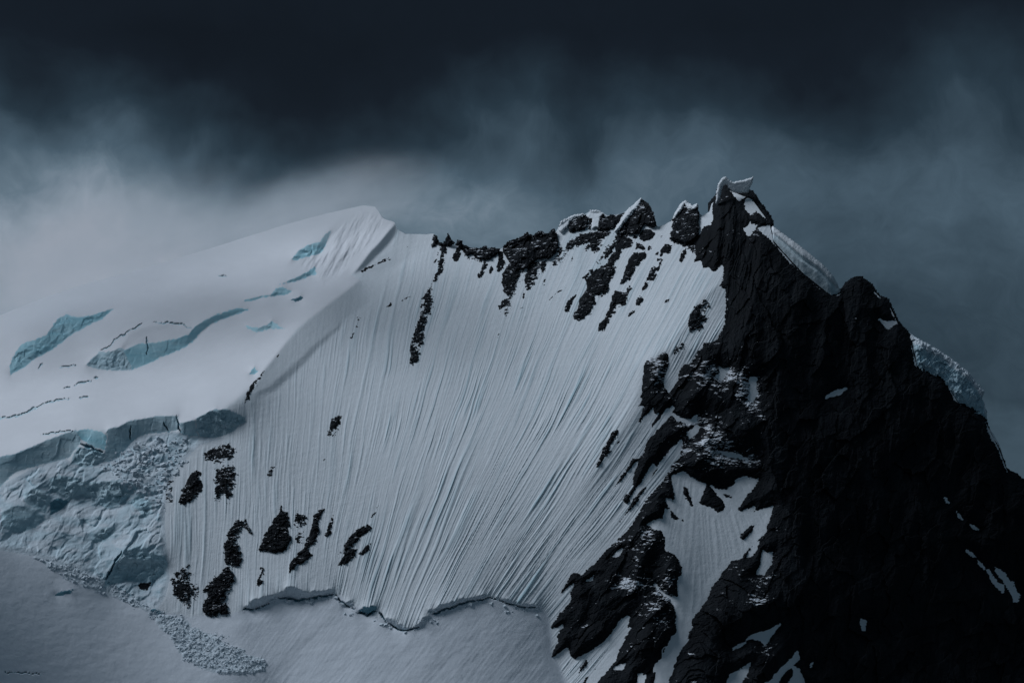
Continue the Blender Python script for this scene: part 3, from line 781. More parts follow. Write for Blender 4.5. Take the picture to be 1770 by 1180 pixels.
SNOW_PATCHES = [
    (SNOW_GULLY,
     'snow_gully', 'big branching snow gully narrowing down between two black rock walls', 'snow gully'),
    ([(1128, 804), (1131, 808), (1120, 830), (1108, 846), (1096, 858), (1090, 862), (1098, 848), (1112, 830)], 'snow_strip', 'thin slanting snow strip just left of the long snow ramp', 'snow strip'),
    ([(1088, 1085), (1078, 1100), (1068, 1120), (1063, 1140), (1048, 1158), (1028, 1180), (1012, 1195), (1016, 1172), (1032, 1153), (1052, 1130), (1072, 1104)], 'snow_strip', 'lowest slanting snow strip split by a thin rock rib at the foot of the buttress', 'snow strip'),
    ([(1319, 950), (1325, 955), (1335, 954), (1333, 974), (1320, 992), (1307, 992), (1315, 974)], 'snow_patch', 'solid snow patch hanging below the right arm of the gully', 'snow patch'),
    ([(1304, 940), (1312, 934), (1308, 948), (1298, 960), (1289, 964)], 'snow_patch', 'small snow tongue between the gully arm and the hanging patch', 'snow patch'),
    ([(1291, 1105), (1304, 1095), (1320, 1093), (1334, 1086), (1348, 1078), (1336, 1094), (1322, 1112), (1311, 1104), (1300, 1103)], 'snow_patch', 'winged snow patch on the lower rock wall', 'snow patch'),
    ([(1268, 1120), (1276, 1113), (1289, 1110), (1280, 1116)], 'snow_patch', 'small snow sliver left of the winged patch', 'snow patch'),
    ([(1252, 1190), (1262, 1166), (1275, 1160), (1297, 1145), (1291, 1162), (1281, 1178), (1272, 1190)], 'snow_patch', 'snow wedge at the bottom edge right of the gully foot', 'snow patch'),
    ([(1318, 1192), (1350, 1156), (1379, 1126), (1381, 1138), (1361, 1157), (1352, 1164), (1338, 1192)], 'snow_strip', 'long slanting snow strip at the bottom of the dark wall', 'snow strip'),
    ([(1358, 1192), (1374, 1160), (1369, 1149), (1382, 1157), (1396, 1192)], 'snow_patch', 'triangular snow patch right beside the long slanting bottom strip', 'snow patch'),
    ([(1487, 1069), (1497, 1071), (1496, 1089), (1490, 1089)], 'snow_patch', 'small upright snow patch alone in the black wall', 'snow patch'),
    ([(1399, 1148), (1405, 1144), (1402, 1152)], 'snow_patch', 'tiny snow dot right of the long slanting bottom strip', 'snow patch'),
    ([(1670, 950), (1678, 954), (1686, 962), (1677, 960)], 'snow_patch', 'uppermost sliver of the snow streaks low on the far right ridge', 'snow patch'),
    ([(1689, 967), (1694, 971), (1701, 982), (1693, 977)], 'snow_patch', 'second sliver of the snow streaks low on the far right ridge', 'snow patch'),
    ([(1708, 986), (1714, 994), (1722, 1006), (1733, 1012), (1734, 1022), (1722, 1012), (1712, 1000)], 'snow_patch', 'left of the two long snow streaks low on the far right ridge', 'snow patch'),
    ([(1719, 980), (1728, 985), (1737, 992), (1744, 1006), (1750, 1006), (1750, 1014), (1759, 1030), (1757, 1037), (1748, 1024), (1736, 1004)], 'snow_patch', 'right and largest of the snow streaks low on the far right ridge', 'snow patch'),
    ([(1633, 859), (1640, 868), (1636, 866)], 'snow_patch', 'tiny upper fleck on the right rock ridge', 'snow patch'),
    ([(1653, 884), (1658, 888), (1664, 897), (1658, 894)], 'snow_patch', 'middle fleck of three on the right rock ridge', 'snow patch'),
    ([(1677, 906), (1684, 909), (1691, 915), (1683, 914)], 'snow_patch', 'lowest fleck of three on the right rock ridge', 'snow patch'),
    ([(1428, 686), (1444, 676), (1463, 671), (1452, 680), (1437, 684)], 'snow_patch', 'thin bright snow ledge alone under the second summit', 'snow patch'),
    ([(1520, 552), (1533, 558), (1551, 556), (1541, 563), (1535, 568), (1529, 561)], 'snow_patch', 'small snow ledge near the skyline right of the second summit', 'snow patch'),
    ([(1164, 716), (1180, 724), (1195, 726), (1204, 717), (1201, 727), (1185, 730), (1172, 726)], 'snow_patch', 'curved snow ledge right of the tip of the upper snow ramp', 'snow patch'),
    ([(1189, 751), (1198, 742), (1206, 737), (1202, 745)], 'snow_patch', 'short bright snow dash below the curved ledge', 'snow patch'),
    ([(1243, 779), (1258, 781), (1275, 785), (1292, 794), (1270, 790), (1252, 786)], 'snow_patch', 'slanting snow ledge in the middle of the rock wall above the gully', 'snow patch'),
    ([(1296, 652), (1308, 652), (1306, 668), (1310, 678), (1301, 695), (1293, 691), (1297, 674)], 'snow_patch', 'upright broken snow streak on the upper rock wall', 'snow patch'),
    ([(1242, 633), (1250, 638), (1259, 636), (1255, 648), (1246, 658), (1237, 650), (1246, 645)], 'snow_patch', 'forked snow patch on the upper rock wall left of the upright streak', 'snow patch'),
    ([(1060, 961), (1066, 955), (1075, 949), (1073, 956), (1066, 962)], 'snow_patch', 'small bright snow blade high on the lower buttress', 'snow patch'),
    ([(1014, 1003), (1020, 1000), (1026, 994), (1022, 1002)], 'snow_patch', 'small curved snow blade near the left edge of the lower buttress', 'snow patch'),
    ([(1062, 1155), (1070, 1149), (1081, 1147), (1076, 1156)], 'snow_patch', 'flat snow patch at the foot of the lower buttress', 'snow patch'),
    ([(1103, 1166), (1109, 1165), (1112, 1185), (1102, 1185), (1106, 1176)], 'snow_patch', 'upright snow patch at the bottom edge left of the gully foot', 'snow patch'),
    ([(1291, 346), (1296, 342), (1301, 352), (1308, 348), (1318, 362), (1330, 381), (1318, 372), (1307, 363), (1300, 369), (1290, 360)], 'snow_patch', 'bright snow slope on the right side of the summit', 'snow patch'),
    ([(1262, 323), (1270, 332), (1277, 333), (1284, 340), (1278, 345), (1268, 336)], 'snow_patch', 'small snow hollow just under the summit cornice', 'snow patch'),
    ([(1290, 330), (1296, 326), (1308, 345), (1304, 346)], 'snow_patch', 'narrow snow runnel on the summit edge under the cornice', 'snow patch'),
    ([(1290, 396), (1298, 389), (1308, 390), (1304, 396), (1297, 402)], 'snow_patch', 'small snow knob left of the start of the upper right cornice', 'snow patch'),
    ([(1210, 374), (1217, 372), (1228, 361), (1231, 378), (1226, 386), (1219, 378), (1214, 392), (1209, 392)], 'snow_patch', 'snow saddle between the square gendarme and the summit tower', 'snow patch'),
    ([(1185, 392), (1200, 381), (1202, 390), (1194, 396), (1184, 398)], 'snow_patch', 'slanting snow patch under the square gendarme', 'snow patch'),
]
ISLANDS = [
    [(1179, 837), (1190, 845), (1198, 860), (1205, 878), (1200, 884), (1190, 876), (1182, 858)],
    [(1151, 871), (1162, 880), (1172, 890), (1182, 895), (1190, 905), (1188, 910), (1175, 900), (1170, 904), (1160, 895)],
    [(1307, 905), (1300, 920), (1285, 933), (1275, 931), (1282, 920), (1295, 908)],
    [(1246, 853), (1256, 851), (1266, 857), (1268, 863), (1256, 861)],
    [(1012, 1139), (1019, 1144), (1008, 1157), (998, 1166), (1003, 1152)],
]
# outcrops on the fluted face: outline, thickness, ragged, label
O = []
def oc(label, *pts, H=5.0, rag=2.2, name='rock_outcrop'):
    O.append((list(pts), H, rag, label, name))

oc('upper half of the long thin rock spine dropping from the ridge pinnacle', (760, 423), (773, 423), (771, 440), (768, 455), (762, 475), (756, 483), (746, 491), (745, 496), (752, 472), (757, 452), (761, 438))
oc('short thin rock strip left of the upper rock spine', (757, 429), (755, 444), (748, 458), (752, 455), (759, 440), rag=1.4)
oc('long lower half of the thin rock spine ending in open snow', (741, 497), (746, 499), (743, 508), (750, 513), (747, 525), (750, 532), (742, 541), (736, 546), (738, 556), (733, 568), (735, 578), (730, 592), (722, 600), (725, 616), (721, 625), (710, 628), (708, 602), (712, 581), (716, 568), (722, 555), (727, 546), (731, 532), (730, 518), (735, 508), H=6, rag=2.8)
oc('tiny sliver of rock left of the lower rock spine', (732, 522), (729, 534), (726, 532), (728, 523), rag=1)
oc('rounded rock tooth hanging just below the snowy ridge gap', (789, 424), (796, 426), (797, 437), (795, 449), (790, 455), (784, 453), (781, 446), (785, 435), rag=1.3)
oc('hanging rock rib below the low dark ridge wall', (838, 448), (843, 458), (836, 474), (828, 484), (825, 476), (832, 460), rag=2)
oc('narrow rock blade next to the hanging rib below the low ridge', (850, 454), (853, 465), (848, 475), (844, 471), rag=1)
oc('tapering rock pendant left of the big ridge face', (860, 434), (872, 432), (870, 446), (876, 455), (868, 469), (860, 471), (857, 460), (862, 445), rag=1.5)
oc('long ragged rock tongue under the big ridge face', (868, 468), (884, 448), (912, 446), (910, 462), (897, 483), (892, 506), (882, 510), (871, 508), (867, 488), H=6, rag=3.4)
oc('second ragged rock tongue right of the long one under the ridge', (914, 454), (936, 448), (931, 470), (922, 494), (911, 502), (904, 490), (908, 474), rag=3.2)
oc('short rock tongue at the right end of the big ridge face', (936, 449), (946, 451), (943, 470), (935, 476), (932, 462), rag=1.8)
oc('broken speckled rocks below the long ragged tongue', (864, 520), (873, 514), (886, 514), (882, 530), (874, 542), (868, 536), (860, 541), (861, 528), H=3, rag=4.0)
oc('thin vertical trail of stones on the upper middle face', (868, 556), (870, 560), (864, 576), (860, 588), (853, 592), (858, 584), (863, 570), H=2, rag=1.8)
oc('small chain of stones below the second ragged tongue', (904, 505), (910, 507), (906, 518), (902, 534), (898, 534), (901, 518), H=2.5, rag=2.4)
oc('thin slanting rock streak in the middle of the upper face', (980, 496), (977, 501), (963, 508), (954, 517), (943, 525), (950, 514), (964, 502), H=3, rag=1.2)
oc('small dark wedge at the lower end of the slanting streak', (899, 554), (907, 546), (914, 541), (913, 546), (906, 552), H=3, rag=0.8)
oc('small stone between the slanting streak and its lower wedge', (918, 541), (924, 535), (928, 531), (924, 540), H=2, rag=1.0)
oc('small rock wedge under the hanging rib of the ridge', (820, 498), (827, 491), (831, 494), (823, 498), H=2, rag=0.8)
oc('tiny slanting stone right of the small wedge under the ridge', (834, 494), (843, 488), (842, 491), (836, 496), H=2, rag=0.8)
oc('ragged rock band under the snow capped ridge wall', (1000, 406), (1016, 398), (1036, 397), (1056, 396), (1051, 408), (1041, 415), (1036, 430), (1026, 438), (1019, 431), (1012, 434), (1014, 421), (1006, 425), (984, 433), (977, 448), (972, 448), (974, 434), (981, 420), (990, 412), H=5, rag=3.0)
oc('slanting rock chunk joining the band to the pinnacle rib', (1063, 424), (1066, 414), (1076, 407), (1092, 412), (1098, 420), (1090, 428), (1076, 432), (1068, 448), (1058, 464), (1038, 466), (1048, 452), (1058, 436), rag=1.8)
oc('small rocks in the snow runnel left of the pinnacle rib', (1046, 424), (1058, 424), (1050, 440), (1040, 454), (1028, 455), (1034, 446), (1042, 440), H=4, rag=3.4)
oc('rounded dark block right under the tall pinnacle', (1110, 396), (1125, 395), (1133, 403), (1128, 416), (1111, 418), (1101, 411), rag=1.6)
oc('biggest black outcrop below the ridge, with a bulging foot', (1012, 482), (1034, 462), (1054, 455), (1063, 462), (1063, 478), (1053, 488), (1051, 505), (1040, 513), (1028, 511), (1031, 524), (1022, 540), (1000, 553), (992, 554), (990, 547), (998, 530), (1001, 514), (1010, 505), (1014, 490), H=9, rag=2.4)
oc('small oblong outcrop at the left foot of the biggest outcrop', (999, 507), (991, 520), (985, 539), (976, 541), (974, 534), (980, 519), (990, 511), rag=1.2)
oc('upper curved half of the second black rib below the pinnacle', (1095, 436), (1116, 434), (1118, 446), (1104, 457), (1096, 470), (1088, 485), (1078, 491), (1070, 494), (1075, 478), (1082, 461), (1088, 446), H=7, rag=2)
oc('small block at the head of the second black rib', (1101, 420), (1112, 423), (1120, 430), (1114, 433), (1098, 431), rag=1.8)
oc('lower club shaped half of the second black rib', (1062, 502), (1080, 504), (1089, 489), (1092, 500), (1083, 517), (1083, 529), (1071, 530), (1065, 526), (1063, 540), (1054, 550), (1050, 562), (1043, 574), (1032, 573), (1035, 562), (1046, 545), (1053, 530), (1056, 514), H=7, rag=2)
oc('third black rib below the notch, long and knobbly', (1129, 458), (1136, 462), (1134, 480), (1131, 488), (1121, 486), (1118, 500), (1110, 510), (1112, 520), (1105, 530), (1097, 529), (1102, 514), (1112, 494), (1120, 474), H=6, rag=2.2)
oc('pointed tip fallen below the third black rib', (1102, 531), (1098, 540), (1085, 548), (1088, 539), rag=1)
oc('paired rocks under the snow notch between pinnacle and gendarme', (1149, 419), (1161, 424), (1156, 440), (1148, 436), (1145, 446), (1137, 451), (1139, 436), rag=2.2)
oc('small stone left of the paired rocks under the notch', (1130, 441), (1140, 431), (1139, 442), rag=1)
oc('small stone in the snow notch beside the tall pinnacle', (1141, 408), (1146, 406), (1145, 412), (1141, 414), H=3, rag=1)
oc('broken rocks joining the square gendarme to the black buttress', (1158, 404), (1170, 412), (1186, 418), (1196, 411), (1207, 402), (1216, 420), (1203, 440), (1192, 432), (1186, 428), (1176, 426), (1164, 420), H=4, rag=2.6)
oc('thin dark rib at the upper left shoulder of the biggest black outcrop', (1006, 480), (1018, 467), (1031, 458), (1025, 470), (1013, 484), H=4, rag=1.8)
oc('small rock wedge directly under the foot of the tall pinnacle', (1095, 404), (1105, 401), (1101, 412), (1093, 417), H=3, rag=1.6)
oc('narrow rock sliver hanging below the paired rocks under the notch', (1140, 452), (1147, 446), (1143, 460), (1136, 471), (1134, 462), H=3, rag=1.6)
oc('small broken rock below the right end of the big ridge face', (939, 482), (945, 478), (944, 492), (938, 501), (936, 494), H=3, rag=2.2)
oc('small upright rock left of the snowy runnel under the ridge wall', (985, 446), (993, 439), (991, 452), (984, 461), H=3, rag=2.2)
oc('small slanting rock between the pinnacle block and the paired rocks', (1119, 425), (1129, 419), (1127, 432), (1117, 440), H=3, rag=1.8)
oc('jagged rock rib running down from the left side of the tall pinnacle', (1082, 396), (1092, 398), (1088, 408), (1078, 416), (1066, 424), (1056, 440), (1044, 452), (1046, 440), (1058, 418), (1068, 406), H=5, rag=2.4)
oc('scattered ledge rocks in the snow chute between the ridge face and the ridge wall', (962, 420), (976, 428), (972, 446), (964, 458), (954, 462), (958, 444), H=3, rag=3.6)
oc('broken ledge rocks under the low dark ridge wall', (802, 440), (822, 446), (844, 450), (838, 456), (820, 452), (806, 448), H=3, rag=3.0)
oc('leaf shaped rock below the square gendarme', (1188, 424), (1186, 445), (1178, 456), (1172, 451), (1178, 435), rag=1.4)
oc('small two lobed stone in the upper right snow', (1146, 525), (1152, 515), (1158, 514), (1158, 522), (1151, 524), H=3, rag=1.0)
oc('tiny stone below the third black rib', (1082, 569), (1085, 562), (1088, 564), (1085, 568), H=2, rag=0.8)
oc('tiny speck of rock right of the two lobed stone', (1178, 527), (1181, 520), (1183, 523), H=2, rag=0.6)
oc('oval streaky rock island in the right hand snow strip', (1203, 525), (1222, 518), (1226, 528), (1218, 540), (1221, 550), (1218, 560), (1210, 570), (1193, 574), (1189, 562), (1192, 545), H=5, rag=2.6)
oc('speckled stones in the right hand snow strip under the oval island', (1165, 596), (1180, 593), (1184, 600), (1170, 612), (1158, 620), (1156, 612), H=2, rag=4.5)
oc('upright oblong rock alone in the left middle of the face', (563, 753), (567, 738), (573, 724), (580, 718), (591, 719), (589, 738), (581, 744), (578, 754), (568, 756), H=5, rag=2.4)
oc('small stone below the upright oblong rock', (555, 798), (558, 792), (563, 793), (559, 799), H=2, rag=1)
oc('thin sliver of stone left of the upright oblong rock', (551, 812), (553, 806), (553, 814), H=2, rag=1)
oc('wide speckled patch of broken rocks beside the rounded serac knob', (350, 782), (372, 769), (398, 768), (408, 780), (398, 793), (380, 798), (355, 797), H=3, rag=5.0)
oc('solid black triangular outcrop under the speckled patch', (306, 869), (314, 846), (325, 826), (338, 811), (352, 814), (346, 824), (352, 840), (351, 850), (336, 862), (320, 871), H=6, rag=2.2)
oc('narrow upright broken rock at the icefall edge', (290, 827), (297, 829), (295, 848), (298, 865), (285, 868), (287, 850), H=3, rag=2.6)
oc('tall ragged snow streaked outcrop right of the black triangle', (372, 810), (388, 804), (402, 802), (408, 820), (406, 835), (402, 850), (395, 870), (391, 856), (380, 856), (373, 868), (370, 850), H=4, rag=4.5)
oc('small pair of stones alone between the left outcrops and the oblong rock', (458, 822), (466, 806), (474, 808), (472, 823), H=3, rag=2.5)
oc('hooked upper part of the lowest left outcrop', (388, 936), (395, 916), (408, 900), (425, 897), (435, 911), (434, 923), (420, 912), (410, 926), (413, 946), (419, 966), (415, 977), (400, 981), (388, 968), (385, 958), H=7, rag=3)
oc('black lower part of the lowest left outcrop standing on the snow fan', (380, 990), (392, 979), (404, 987), (407, 998), (402, 1011), (394, 1026), (386, 1040), (397, 1050), (392, 1061), (371, 1066), (354, 1061), (350, 1047), (360, 1026), (350, 1021), (364, 1003), H=8, rag=3)
oc('speckled snowy rocks left of the lowest left outcrop', (295, 1002), (306, 986), (324, 978), (330, 1008), (345, 1012), (338, 1030), (326, 1046), (310, 1042), (300, 1025), H=3, rag=5.5)
oc('large black outcrop with a pointed top in the lower left face', (445, 950), (458, 922), (474, 896), (486, 874), (488, 884), (498, 880), (502, 900), (500, 915), (503, 930), (500, 946), (490, 956), (475, 957), (455, 953), H=8, rag=2.2)
oc('small blocky rock at the right shoulder of the large pointed outcrop', (505, 896), (514, 884), (528, 888), (526, 906), (512, 911), H=4, rag=2.6)
oc('speckled stones between the large pointed outcrop and the winding rib', (508, 918), (522, 916), (530, 924), (520, 940), (508, 938), H=2, rag=5.0)
oc('winding black rib right of the large pointed outcrop', (540, 890), (555, 875), (563, 879), (558, 890), (551, 900), (551, 920), (545, 939), (536, 948), (540, 960), (530, 970), (516, 977), (499, 991), (500, 974), (511, 960), (525, 945), (535, 920), (539, 905), H=7, rag=2.2)
oc('slim upright rock between the winding rib and the twin blocks', (561, 924), (567, 906), (572, 893), (578, 884), (578, 905), (572, 924), (564, 930), H=4, rag=2.2)
oc('upper slanting block of the three blocks low in the face', (585, 957), (600, 935), (615, 915), (634, 905), (647, 912), (636, 920), (622, 930), (612, 945), (600, 950), H=6, rag=2)
oc('lower left block of the three blocks low in the face', (583, 977), (594, 955), (605, 945), (618, 949), (612, 965), (598, 975), H=6, rag=1.5)
oc('lower right block of the three blocks low in the face', (620, 957), (630, 942), (642, 937), (639, 950), (628, 960), H=5, rag=1.5)
oc('small stone above the three blocks low in the face', (638, 896), (648, 880), (656, 870), (652, 884), (643, 896), H=3, rag=1.6)
oc('narrow ragged stone below the large pointed outcrop', (441, 1013), (447, 996), (450, 977), (456, 984), (456, 1006), (449, 1013), H=4, rag=2.4)
oc('long jagged rock fin alone beside the buttress edge', (1027, 810), (1034, 795), (1041, 775), (1047, 768), (1057, 745), (1063, 742), (1071, 743), (1066, 757), (1056, 769), (1058, 780), (1045, 790), (1041, 802), (1032, 811), H=6, rag=1.8)
oc('small splinter right of the long jagged fin', (1062, 770), (1067, 762), (1074, 759), (1070, 766), H=3, rag=0.8)
oc('dark slanting rib at the glacier edge above the ice cliff', (423, 696), (428, 675), (436, 660), (446, 650), (456, 638), (461, 633), (457, 645), (449, 656), (443, 668), (434, 682), (434, 692), H=3, rag=2.0)
oc('small dark splinter higher up the glacier edge', (474, 622), (478, 614), (487, 606), (481, 617), H=2, rag=0.8)
oc('row of half buried stones under the overhanging cornice', (617, 471), (632, 462), (652, 452), (672, 443), (674, 447), (655, 458), (636, 469), (620, 476), H=2.5, rag=2.0)
oc('small bird shaped stone in the upper left snow face', (665, 531), (672, 524), (674, 520), (680, 527), (672, 532), H=2.5, rag=1.2)
oc('winged stone right of the bird shaped stone', (692, 519), (703, 511), (713, 512), (704, 516), (696, 523), (695, 540), (693, 540), H=2.5, rag=1.4)
oc('thin dotted trail of stones above the winged stone', (706, 491), (709, 493), (707, 503), (705, 511), (702, 510), H=2, rag=1.6)
oc('thin broken chain of stones on the far left of the face', (615, 558), (617, 547), (627, 549), (620, 556), (619, 566), (614, 576), (608, 585), (605, 584), (612, 570), H=2.5, rag=2.0)
oc('small flat stone left of the broken chain', (593, 558), (598, 555), (603, 557), (600, 559), H=2, rag=0.6)
oc('two tiny stones on the fold line below the cornice', (630, 490), (634, 489), (634, 500), (630, 501), H=1.5, rag=1.4)
oc('lone thin dash of rock in the open left face', (612, 661), (616, 659), (622, 663), (617, 662), H=1.5, rag=0.4)
oc('black stone under the pyramid serac', (237, 1012), (243, 1005), (262, 1005), (262, 1013), (255, 1023), (248, 1021), H=4, rag=1.8)
oc('row of small stones under the rim at the far upper left of the face', (698, 430), (706, 424), (709, 424), (703, 432), (699, 439), H=2, rag=1.6)
oc('thin streak of rock on the rim left of the ridge pinnacle', (729, 414), (732, 414), (730, 424), (723, 436), (728, 424), H=2, rag=1.2)

# rocks that stand on the skyline (closed solids): outline, half thickness, label, snow caps
RIDGE = [
    ([(768, 421), (771, 412), (774, 402), (776, 408), (778, 411), (782, 416), (785, 420), (778, 426), (756, 424), (752, 419)], 3, 'thin needle pinnacle on the low ridge', 'rock_pinnacle'),
    ([(746, 428), (748, 414), (751, 407), (755, 407), (758, 417), (753, 425)], 3, 'small dark horn left of the needle pinnacle', 'rock_pinnacle'),
    ([(790, 422), (791, 415), (797, 415), (800, 422), (812, 428), (832, 429), (837, 424), (842, 428), (855, 429), (864, 431), (860, 438), (842, 449), (826, 447), (815, 438), (806, 442), (800, 432)], 6, 'low dark serrated ridge wall between the needle and the big ridge face', 'ridge_rock'),
    ([(869, 436), (871, 424), (884, 416), (893, 413), (905, 408), (911, 402), (916, 405), (921, 407), (927, 402), (934, 400), (942, 403), (949, 405), (953, 398), (957, 395), (962, 402), (964, 425), (960, 437), (948, 446), (930, 447), (910, 462), (890, 468), (880, 450)], 9, 'big dark jagged ridge face left of the snow chute', 'ridge_rock'),
    ([(984, 402), (984, 384), (990, 377), (1002, 374), (1013, 371), (1016, 386), (1011, 396), (1000, 399)], 6, 'dark ridge buttress right of the snow chute', 'ridge_rock'),
    ([(1016, 396), (1018, 374), (1023, 369), (1024, 382), (1020, 396)], 4, 'narrow rock flake left of the snow bulge on the ridge', 'ridge_rock'),
    ([(1033, 396), (1035, 378), (1037, 370), (1043, 369), (1046, 376), (1056, 372), (1070, 372), (1076, 370), (1079, 366), (1083, 372), (1074, 384), (1060, 394), (1046, 397)], 6, 'snow topped ridge wall right of the snow bulge', 'ridge_rock'),
    ([(1084, 404), (1088, 378), (1098, 362), (1105, 348), (1109, 345), (1115, 348), (1120, 351), (1126, 361), (1130, 374), (1135, 388), (1132, 392), (1121, 391), (1113, 386), (1107, 402), (1096, 405)], 10, 'tall black pinnacle with a snow covered left edge', 'rock_pinnacle'),
    ([(1062, 412), (1070, 398), (1080, 384), (1086, 380), (1084, 396), (1073, 410)], 4, 'slanting rock rib leaning against the tall black pinnacle', 'ridge_rock'),
    ([(1162, 398), (1164, 376), (1172, 368), (1180, 357), (1184, 351), (1190, 359), (1200, 361), (1206, 355), (1208, 372), (1208, 404), (1198, 414), (1186, 422), (1172, 416), (1158, 413)], 9, 'square topped gendarme beside the summit tower', 'rock_pinnacle'),
]
CAPS = {
    'tall black pinnacle with a snow covered left edge': [(1109, 342), (1100, 349), (1090, 358), (1078, 371), (1070, 385), (1061, 398), (1060, 404), (1068, 399), (1080, 385), (1090, 373), (1099, 364), (1107, 351)],
    'square topped gendarme beside the summit tower': [(1162, 380), (1168, 366), (1177, 353), (1184, 346), (1191, 351), (1198, 357), (1205, 352), (1206, 357), (1200, 363), (1189, 361), (1183, 354), (1177, 364), (1168, 376)],
    'narrow rock flake left of the snow bulge on the ridge': [(1015, 373), (1021, 364), (1035, 364), (1044, 369), (1037, 376), (1035, 393), (1023, 395), (1024, 378), (1018, 378)],
    'dark ridge buttress right of the snow chute': [(964, 396), (969, 384), (983, 375), (996, 371), (1012, 369), (1002, 376), (987, 380), (981, 391), (970, 402)],
}
CORNICES = [  # outline, half thickness, extra distance, label, material
    ([(1237, 352), (1239, 330), (1242, 318), (1248, 309), (1254, 306), (1262, 313), (1271, 315), (1288, 311), (1302, 306), (1300, 316), (1296, 326), (1292, 332), (1280, 334), (1270, 333), (1262, 327), (1256, 319), (1250, 321), (1247, 330), (1244, 344)],
     2.5, -5, 'curled snow cornice capping the highest rock summit', 'snow'),
    ([(1308, 392), (1316, 387), (1330, 387), (1345, 398), (1360, 409), (1377, 421), (1401, 440), (1425, 460), (1440, 477), (1447, 490), (1452, 502), (1468, 500), (1475, 520), (1437, 540), (1390, 500), (1335, 440)],
     10, 14, 'long smooth wind carved cornice sweeping down from the summit on the right', 'snow'),
    ([(1568, 572), (1580, 582), (1600, 592), (1630, 610), (1655, 628), (1675, 645), (1690, 664), (1701, 675), (1698, 690), (1706, 712), (1704, 740), (1660, 720), (1600, 680), (1565, 620)],
     16, 12, 'broken blocky ice cornice on the lower right skyline', 'broken'),
    ([(1711, 742), (1718, 752), (1727, 768), (1734, 790), (1720, 790)], 4, 6, 'small scrap of snow cornice low on the right skyline', 'snow'),
]

# ------------------------------------------------------------------ snow and ice surface
BUT = sdf(BUTTRESS, PX, PY)
PATCH_ID = np.zeros(PX.shape, np.int16) - 1
HOLE = np.full(PX.shape, -1e3, np.float32)
patch_best = np.full(PX.shape, -7.0, np.float32)
for n, (poly, *_r) in enumerate(SNOW_PATCHES):
    m = local(sdf, poly, 60)
    HOLE = np.maximum(HOLE, m)
    b = m > patch_best
    PATCH_ID[b] = n; patch_best[b] = m[b]

PYC = np.maximum(PY, sil_snow[None, :])
DC = sample(D, PX, PYC)
POS = unproject(PX, PYC, DC)
_p = unproject(PX, PY, D)
_tx = np.gradient(_p, axis=1); _ty = np.gradient(_p, axis=0)
NRM = np.cross(_ty, _tx)
NRM /= np.linalg.norm(NRM, axis=2, keepdims=True)
del _p, _tx, _ty

R_FACE, R_GLACIER, R_BASIN, R_RUBBLE, R_DEB, R_CORNICE = 0, 1, 2, 3, 4, 5
REG = np.zeros(PX.shape, np.int16)
REG[GLM > 0] = R_GLACIER
REG[BAM > 0] = R_BASIN
REG[RUM > 0] = R_RUBBLE
REG[DEB > 0] = R_DEB
corn = local(sdf, [(684, 386), (672, 398), (655, 419), (640, 434), (620, 461), (610, 472), (624, 468), (644, 448), (668, 424), (682, 408), (688, 398)], 8) + 1.0 * NZ[1](PX / 8, PY / 8)
REG[corn > 0] = R_CORNICE
sel = ICE_ID >= 0
REG[sel] = 100 + ICE_ID[sel]
sel = CRACK_ID >= 0
REG[sel] = 200 + CRACK_ID[sel]
sel = (PATCH_ID >= 0) & (BUT > -2)
REG[sel] = 300 + PATCH_ID[sel]
REG[(PATCH_ID < 0) & (BUT > 9)] = -1

jj, ii = np.mgrid[0:len(GY) - 1, 0:len(GX) - 1]
dead = PY[1:, :-1] <= np.minimum(sil_snow[:-1], sil_snow[1:])[None, :]
cell = REG[:-1, :-1].copy()
cell[dead] = -1
W_ = len(GX)
FLATP = POS.reshape(-1, 3); FLATN = NRM.reshape(-1, 3); FLATG = (groove * 0.8).ravel()
icy_rub = (smooth(0.2, 1.2, ridged(PX / 60, PY / 30, 3, 6)) * rub * 0.5 + deb * 0.25 * smooth(-0.3, 0.6, fbm(PX / 6, PY / 5, 3, 4))).ravel()
_steep = smooth(0.62, 0.30, NRM[..., 2]) * rub * 0.9
FLATG = np.clip(FLATG + icy_rub + _steep.ravel(), 0, 1)


def region_mesh(name, rid, mat):
    c = cell == rid
    if not c.any():
        return None
    j, i = jj[c], ii[c]
    a = j * W_ + i
    f = np.stack([a + W_, a + W_ + 1, a + 1, a], 1)
    v, f, n, g = compact(FLATP, f, FLATN, FLATG)
    return make_mesh(name, v, f, mat, n, {'ice': g})


def place(name, me, **kw):
    """a thing whose origin sits at its own base"""
    if me is None:
        return None
    co = np.empty(len(me.vertices) * 3, np.float32); me.vertices.foreach_get('co', co); co = co.reshape(-1, 3)
    base = (co[:, 0].mean(), co[:, 1].mean(), co[:, 2].min())
    return link(name, me, loc=tuple(float(q) for q in base), **kw)


link('snow_face', region_mesh('snow_face', R_FACE, M_SNOW), kind='structure', label='steep fluted snow face between the glacier and the black buttress')
link('upper_glacier', region_mesh('upper_glacier', R_GLACIER, M_GLACIER), kind='structure', label='smooth bright glacier shelf on the left fading into cloud')
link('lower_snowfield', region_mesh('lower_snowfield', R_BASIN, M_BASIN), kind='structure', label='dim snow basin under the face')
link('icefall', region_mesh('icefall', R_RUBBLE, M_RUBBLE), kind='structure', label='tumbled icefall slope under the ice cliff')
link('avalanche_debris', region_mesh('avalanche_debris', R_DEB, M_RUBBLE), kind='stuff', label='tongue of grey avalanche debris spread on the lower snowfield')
ICE_OBJ = {}
CRACK_OF = {8: 14, 10: 2, 11: 2, 12: 2}      # cracks that belong to one ice wall are its parts
place('cornice', region_mesh('cornice', R_CORNICE, M_SNOW), label='shadowed underside of the huge overhanging cornice at the glacier top', category='cornice', group='snow cornices')
